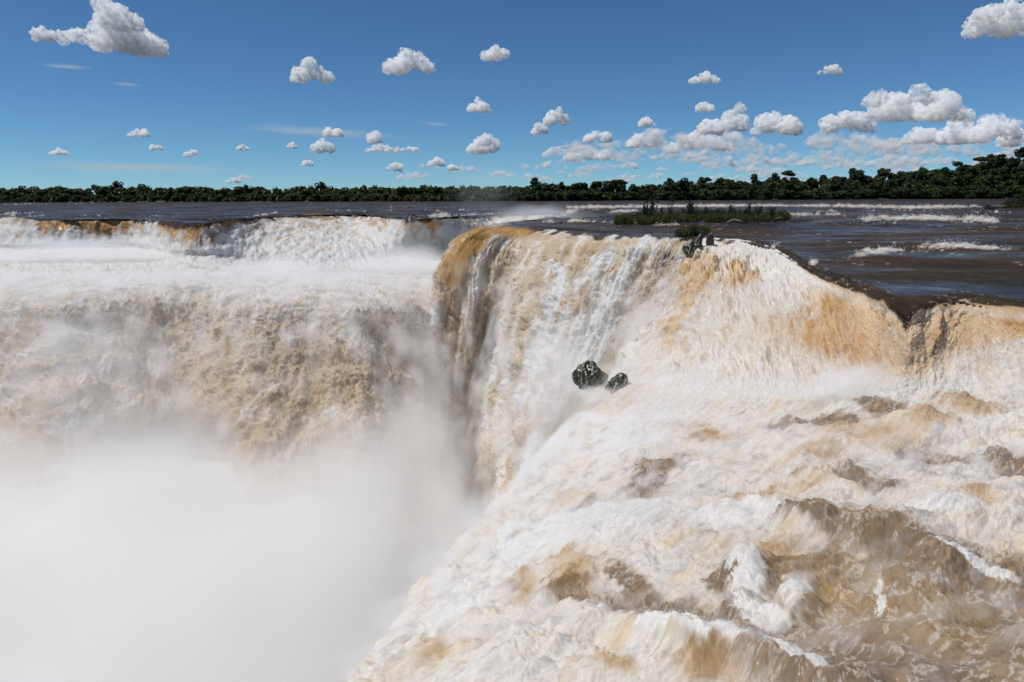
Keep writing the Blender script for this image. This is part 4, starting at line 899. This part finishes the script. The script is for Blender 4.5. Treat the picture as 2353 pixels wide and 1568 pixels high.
# shrubs standing in the far river
shrub(on(1545, 464), (3.2, 3, 2.6), 0, 'lone dark bush standing in the river in front of the right bank, left one')
shrub(on(1752, 461), (4.2, 3, 2.8), 1, 'lone dark bush standing in the river in front of the right bank, right one')
shrub(on(10, 467), (5, 3, 2.2), 2, 'dark bush on the waterline at the left edge of the picture')
shrub(on(40, 467), (9, 4, 2.6), 0, 'wide low bush on a bar in front of the far forest at left')
shrub(on(105, 467), (4, 3, .9), 1, 'small flat bush right of the wide low bush at left')
# mossy boulders in the fall
RX, RY = to_p(SRC_R[2])
def rock_on(px_, py_, r, rad, seed, label, rz=0, tilt=0):
    d = (RX - px_) ** 2 + (RY - py_) ** 2; d = np.where(d < 60, SRC_R[2][..., 1] * .01, 1e9 + d); k = np.unravel_index(np.argmin(d), d.shape)
    r = float(SRC_R[2][k][1]) + rad[1] * .55
    c_ = at_r(px_, py_, r)
    m_ = ellipsoid('mist', (c_[0] + rad[0] * .25, c_[1] - rad[1] * .9, c_[2] - rad[2] * .95), (rad[0] * 1.5, rad[1] * .9, rad[2] * .8)); m_.data.materials.append(vol_nodes('mist', 1.5, puff_builder(2.0, 1.2, .5))); tag(m_, 'splash hiding the foot of a mossy boulder', kind='stuff')
    return rock_mesh('boulder', Vector(at_r(px_, py_, r)), rad, seed, M_MOSS, label, 'boulder', rz=rz, tilt=tilt, sub=5, amp=.6)
rock_on(1352, 864, 75, (1.45, 1.3, 1.5), 31, 'dark mossy boulder with flat top, the upper left one in the white cascade', .3)
rock_on(1387, 874, 71.5, (.7, .9, .8), 37, 'small mossy boulder between the two larger ones in the white cascade', .2, .3)
rock_on(1416, 890, 68, (.8, 1.1, 1.45), 41, 'humped green mossy boulder, the lower right one in the white cascade', .5, .45)
# ------------------------------------------------------------------ clouds
def cloud_material():
    m, n, o = new_mat('cloud'); L = n.links.new
    at = n.nodes.new('ShaderNodeAttribute'); at.attribute_type = 'OBJECT'; at.attribute_name = 'puff_size'
    g = n.nodes.new('ShaderNodeNewGeometry'); dv = n.nodes.new('ShaderNodeVectorMath'); dv.operation = 'DIVIDE'
    L(g.outputs['Position'], dv.inputs[0]); L(at.outputs['Vector'], dv.inputs[1])
    nz = n.nodes.new('ShaderNodeTexNoise'); nz.inputs['Scale'].default_value = 1.5; nz.inputs['Detail'].default_value = 6; nz.inputs['Roughness'].default_value = .7
    L(dv.outputs[0], nz.inputs['Vector'])
    a = nmath(n, L, 'MULTIPLY', nmath(n, L, 'SUBTRACT', nz.outputs['Fac'], .475), 4.6, clamp=True)
    sp = n.nodes.new('ShaderNodeSeparateXYZ'); L(at.outputs['Vector'], sp.inputs[0])
    d = nmath(n, L, 'DIVIDE', nmath(n, L, 'MULTIPLY', a, 9.0), sp.outputs['X'])
    v = n.nodes.new('ShaderNodeVolumePrincipled'); v.inputs['Color'].default_value = (1, 1, 1, 1); v.inputs['Anisotropy'].default_value = 0
    L(d, v.inputs['Density']); L(v.outputs[0], o.inputs['Volume'])
    return m
M_CLOUD = cloud_material()
ICO = {}
for s_ in (1, 2, 3):
    bm = bmesh.new(); bmesh.ops.create_icosphere(bm, subdivisions=s_, radius=1)
    ICO[s_] = (np.array([v.co for v in bm.verts]), np.array([[v.index for v in f.verts] for f in bm.faces])); bm.free()
def cloud_geo(boxes, seed, npt, dens=1.0):
    """boxes: (x0, y0, x1, y1) in drawing units; base height 600 m sets the distance"""
    r = np.random.default_rng(seed); Vs, Fs, off, pts_, rads = [], [], 0, [], []
    allL = []
    for (x0, y0, x1, y1) in boxes:
        hor = 455 - 12 * ((x0 + x1) / 2) / 2353
        D = min(600 * FPX / max(hor - y1, 14), 42000) * 1.0
        if len(allL) and abs(D / allL[0][7] - 1) < .6: D = allL[0][7] * (D / allL[0][7]) ** .3
        c = at_r((x0 + x1) / 2, y1, D); W = (x1 - x0) / FPX * D / 2; H = (y1 - y0) / FPX * D
        k = int(np.clip(8 + 12 * W / max(H, 1), 12, 30))
        for j in range(k):
            u = r.uniform(-.85, .85); hh = (1 - abs(u) ** 1.6) * r.uniform(.25, 1)
            s = H * (r.uniform(.2, .36) if j < k * .4 else r.uniform(.09, .22)) * (1.15 - .35 * hh)
            s = min(s, W * .55)
            sx = s * r.uniform(1.0, 1.5)
            X_ = c[0] + np.clip(u * W, -W + sx, W - sx); Z_ = c[2] + min(max(H * hh * .8, s * .45), H - s * .9)
            allL.append((X_, c[1] + r.uniform(-.35, .35) * W, Z_, sx, s * 1.2, s, c[2], D))
    Ls = np.array(allL)
    def disp_(d, i, s3):
        q_ = d * 1.7 + i * 3.7
        return 1 + .42 * billow(q_[..., 0], q_[..., 1], q_[..., 2], 4, .58) - .05
    for i, l in enumerate(Ls):
        v, f = ICO[2]; V = l[:3] + v * (disp_(v, i, l[5]) * 1.1)[:, None] * l[3:6]
        zb = l[6]; V[:, 2] = np.where(V[:, 2] < zb, zb + (V[:, 2] - zb) * .22, V[:, 2])
        Vs.append(V); Fs.append(f + off); off += len(V)
    return np.vstack(Vs), np.vstack(Fs), np.percentile(Ls[:, 5], 75), Ls
def hull(V, F, vox, seed, amp):
    """one closed skin round all the lobes, roughened"""
    me = bpy.data.meshes.new('t'); me.from_pydata(V.tolist(), [], F.tolist()); o = bpy.data.objects.new('t', me); COL.objects.link(o)
    md = o.modifiers.new('r', 'REMESH'); md.mode = 'VOXEL'; md.voxel_size = vox
    dg = bpy.context.evaluated_depsgraph_get(); ev = o.evaluated_get(dg); m2 = ev.to_mesh()
    co = np.empty(len(m2.vertices) * 3, np.float32); m2.vertices.foreach_get('co', co); co = co.reshape(-1, 3)
    nn = np.empty_like(co).ravel(); m2.vertices.foreach_get('normal', nn); nn = nn.reshape(-1, 3)
    Q = np.array([p.vertices[:] for p in m2.polygons if len(p.vertices) == 4])
    ev.to_mesh_clear(); bpy.data.objects.remove(o); bpy.data.meshes.remove(me)
    q_ = (co - co.mean(0)) / amp
    co = co + nn * (fbm(q_[:, 0] * 1.1 + seed, q_[:, 1] * 1.1, q_[:, 2] * 1.1, 4, .6) * amp * .55)[:, None]
    return co, Q
def cloud(boxes, seed, npt, label, group=None, kind=None, name='cloud'):
    V, F, sz, Ls = cloud_geo(boxes, seed, npt)
    co, Q = hull(V, F, sz / 5.5, seed, sz)
    o = make_mesh(name, co, quads=Q, mat=M_CLOUD); o['puff_size'] = [float(sz)] * 3
    tag(o, label, None if kind else 'cloud', group, kind); return o
CL = [
 ([(160, 30, 360, 122), (200, 4, 320, 70), (130, 62, 220, 100), (345, 104, 378, 126)], 26000, 'largest cloud of the left sky, tall white cumulus with ragged ends'),
 ([(76, 60, 128, 95)], 3500, 'small white wisp of cloud at the left end of the largest left cloud'),
 ([(668, 141, 762, 187)], 7000, 'small white cloud high in the middle-left sky, lower and rounder than its right neighbour'),
 ([(884, 111, 998, 168)], 9000, 'bright white cloud with pointed right end high in the middle sky'),
 ([(1107, 104, 1173, 140)], 4500, 'small white triangular cloud high in the centre of the sky'),
 ([(2190, 10, 2440, 82), (2240, 0, 2400, 40)], 20000, 'large white cloud cut by the upper right corner'),
 ([(1076, 222, 1126, 257)], 3000, 'small grey white cloud under the triangular one'),
 ([(1248, 250, 1308, 286)], 5000, 'white puffy cloud right of centre above a smaller one'),
 ([(1220, 284, 1262, 309)], 2500, 'small cloud touching the lower left of the puffy cloud right of centre'),
 ([(1587, 166, 1656, 190)], 3000, 'soft flat grey white cloud alone in the upper right sky'),
 ([(1877, 149, 1932, 173)], 3500, 'small bright oval cloud alone in the upper right sky'),
 ([(1598, 230, 1641, 257)], 3500, 'round white cloud above the left end of the cloud bank'),
 ([(1468, 267, 1506, 291)], 2500, 'small domed white cloud left of the cloud bank'),
 ([(295, 293, 344, 314)], 2200, 'small flat cloud low in the left sky, highest of the low row'),
 ([(115, 339, 160, 356)], 2000, 'small white cloud low in the sky at far left'),
 ([(421, 343, 462, 360)], 1800, 'small white cloud low in the left sky, rightmost of the low row'),
 ([(345, 331, 374, 345)], 1200, 'tiny cloud low in the left sky below the flat one'),
 ([(736, 287, 788, 314)], 2800, 'puffy cloud above the heart-shaped one in the middle-left sky'),
 ([(716, 318, 770, 350)], 3600, 'bright heart-shaped cloud in the middle-left sky'),
 ([(844, 293, 878, 330), (838, 330, 905, 349)], 4000, 'cloud stacked on a flat one left of centre'),
 ([(905, 334, 966, 350)], 1800, 'thin flat cloud right of the stacked one'),
 ([(886, 370, 927, 395)], 2200, 'small white cloud low, under the stacked one'),
 ([(983, 357, 1023, 382)], 2200, 'small white cloud low, left of the tall ragged cloud in the centre'),
 ([(1075, 305, 1150, 352), (1095, 305, 1130, 335)], 6000, 'ragged white cumulus standing low in the centre of the sky'),
 ([(693, 367, 720, 381)], 900, 'tiny white cloud low below the heart-shaped one'),
 ([(519, 408, 553, 421)], 1000, 'tiny cloud just above the far forest left of centre'),
 ([(1028, 377, 1057, 392)], 1000, 'tiny cloud just right of the low centre cloud'),
 ([(543, 332, 572, 345)], 1000, 'tiny faint cloud halfway between the left row and the heart-shaped cloud'),
 ([(660, 327, 684, 341)], 1000, 'tiny cloud just left of the heart-shaped cloud'),
 ([(1985, 200, 2180, 278), (2060, 196, 2150, 240), (1985, 200, 2040, 245), (2060, 235, 2230, 280)], 26000, 'tallest cumulus of the right cloud bank with a bright crest'),
 ([(2150, 262, 2300, 330), (2080, 280, 2240, 330), (2250, 265, 2345, 320)], 22000, 'wide white shoulder of the cloud bank right of the tallest cumulus'),
 ([(2285, 285, 2420, 335)], 8000, 'bright cloud end at the right edge above the wooded hill'),
 ([(1890, 250, 2010, 305)], 9000, 'pale grey white cloud left of the tallest cumulus'),
 ([(1726, 253, 1838, 309)], 12000, 'bright domed cumulus in the middle of the right cloud bank'),
 ([(1645, 254, 1720, 300), (1680, 238, 1715, 262)], 7000, 'ragged cloud between the dome and the left end of the bank'),
 ([(1600, 273, 1665, 312)], 5000, 'white cloud piled on the long flat-based cloud of the bank'),
 ([(1530, 304, 1690, 349), (1560, 300, 1640, 330)], 14000, 'long flat-based white cloud of the right cloud bank'),
 ([(1340, 297, 1406, 328)], 4500, 'white cloud above the left wing of the cloud bank'),
 ([(1288, 334, 1400, 370), (1310, 328, 1360, 350)], 8000, 'broad white cloud forming the left wing of the cloud bank'),
 ([(1440, 302, 1520, 340)], 4500, 'thin cloud between the left wing and the long flat-based cloud'),
]
for k, (bx, npt, lab) in enumerate(CL):
    cloud(bx, 100 + k, int(npt * 1.3), lab)
# the crowded low clouds near the horizon: nobody could count them
rr_ = random.Random(5); BX = []
for k in range(190):
    y = rr_.uniform(330, 425); x = rr_.uniform(560 if y > 385 else 1280, 2400)
    if rr_.random() > smooth(600, 1500, x) * .9 + .15: continue
    wd = mix(110, 40, (y - 330) / 95) * rr_.uniform(.5, 1.3); BX.append((x - wd / 2, y - wd * .3, x + wd / 2, y))
print('low clouds', len(BX))
Vs, Fs, off = [], [], 0
for k, b_ in enumerate(BX):
    V, F, sz, Ls = cloud_geo([b_], 400 + k, 0); co, Q = hull(V, F, sz / 3.5, k, sz); Vs.append(co); Fs.append(Q + off); off += len(co)
o = make_mesh('low_clouds', np.vstack(Vs), quads=np.vstack(Fs), mat=M_CLOUD); o['puff_size'] = [330.0] * 3
tag(o, 'crowded low clouds receding to the horizon', kind='stuff')
def wisp(x, y, D, rx, rz, dens, tilt, label):
    o = ellipsoid('thin_cloud', at_r(x, y, D), (rx / FPX * D, rx / FPX * D * .5, rz / FPX * D)); o.rotation_euler = (0, tilt, 0)
    o.data.materials.append(vol_nodes('thin_cloud', dens / (rx / FPX * D), puff_builder(2.2, 1.4, .6))); tag(o, label, 'cloud')
wisp(150, 153, 5000, 75, 5, 1.4, .06, 'thin wispy streak of cloud under the largest left cloud')
wisp(290, 194, 6000, 42, 5, 1.0, .1, 'faint short wisp of cloud below the thin streak at left')
wisp(730, 303, 9000, 240, 13, 1.4, .07, 'long pale veil of cloud behind the heart-shaped cloud')
wisp(300, 385, 20000, 330, 16, 1.6, .03, 'long faint veil of cloud low over the far forest at left')
wisp(1000, 285, 9000, 50, 5, 1.0, .1, 'faint wisp of cloud left of the puffy cloud near the centre')
#@@NEXT
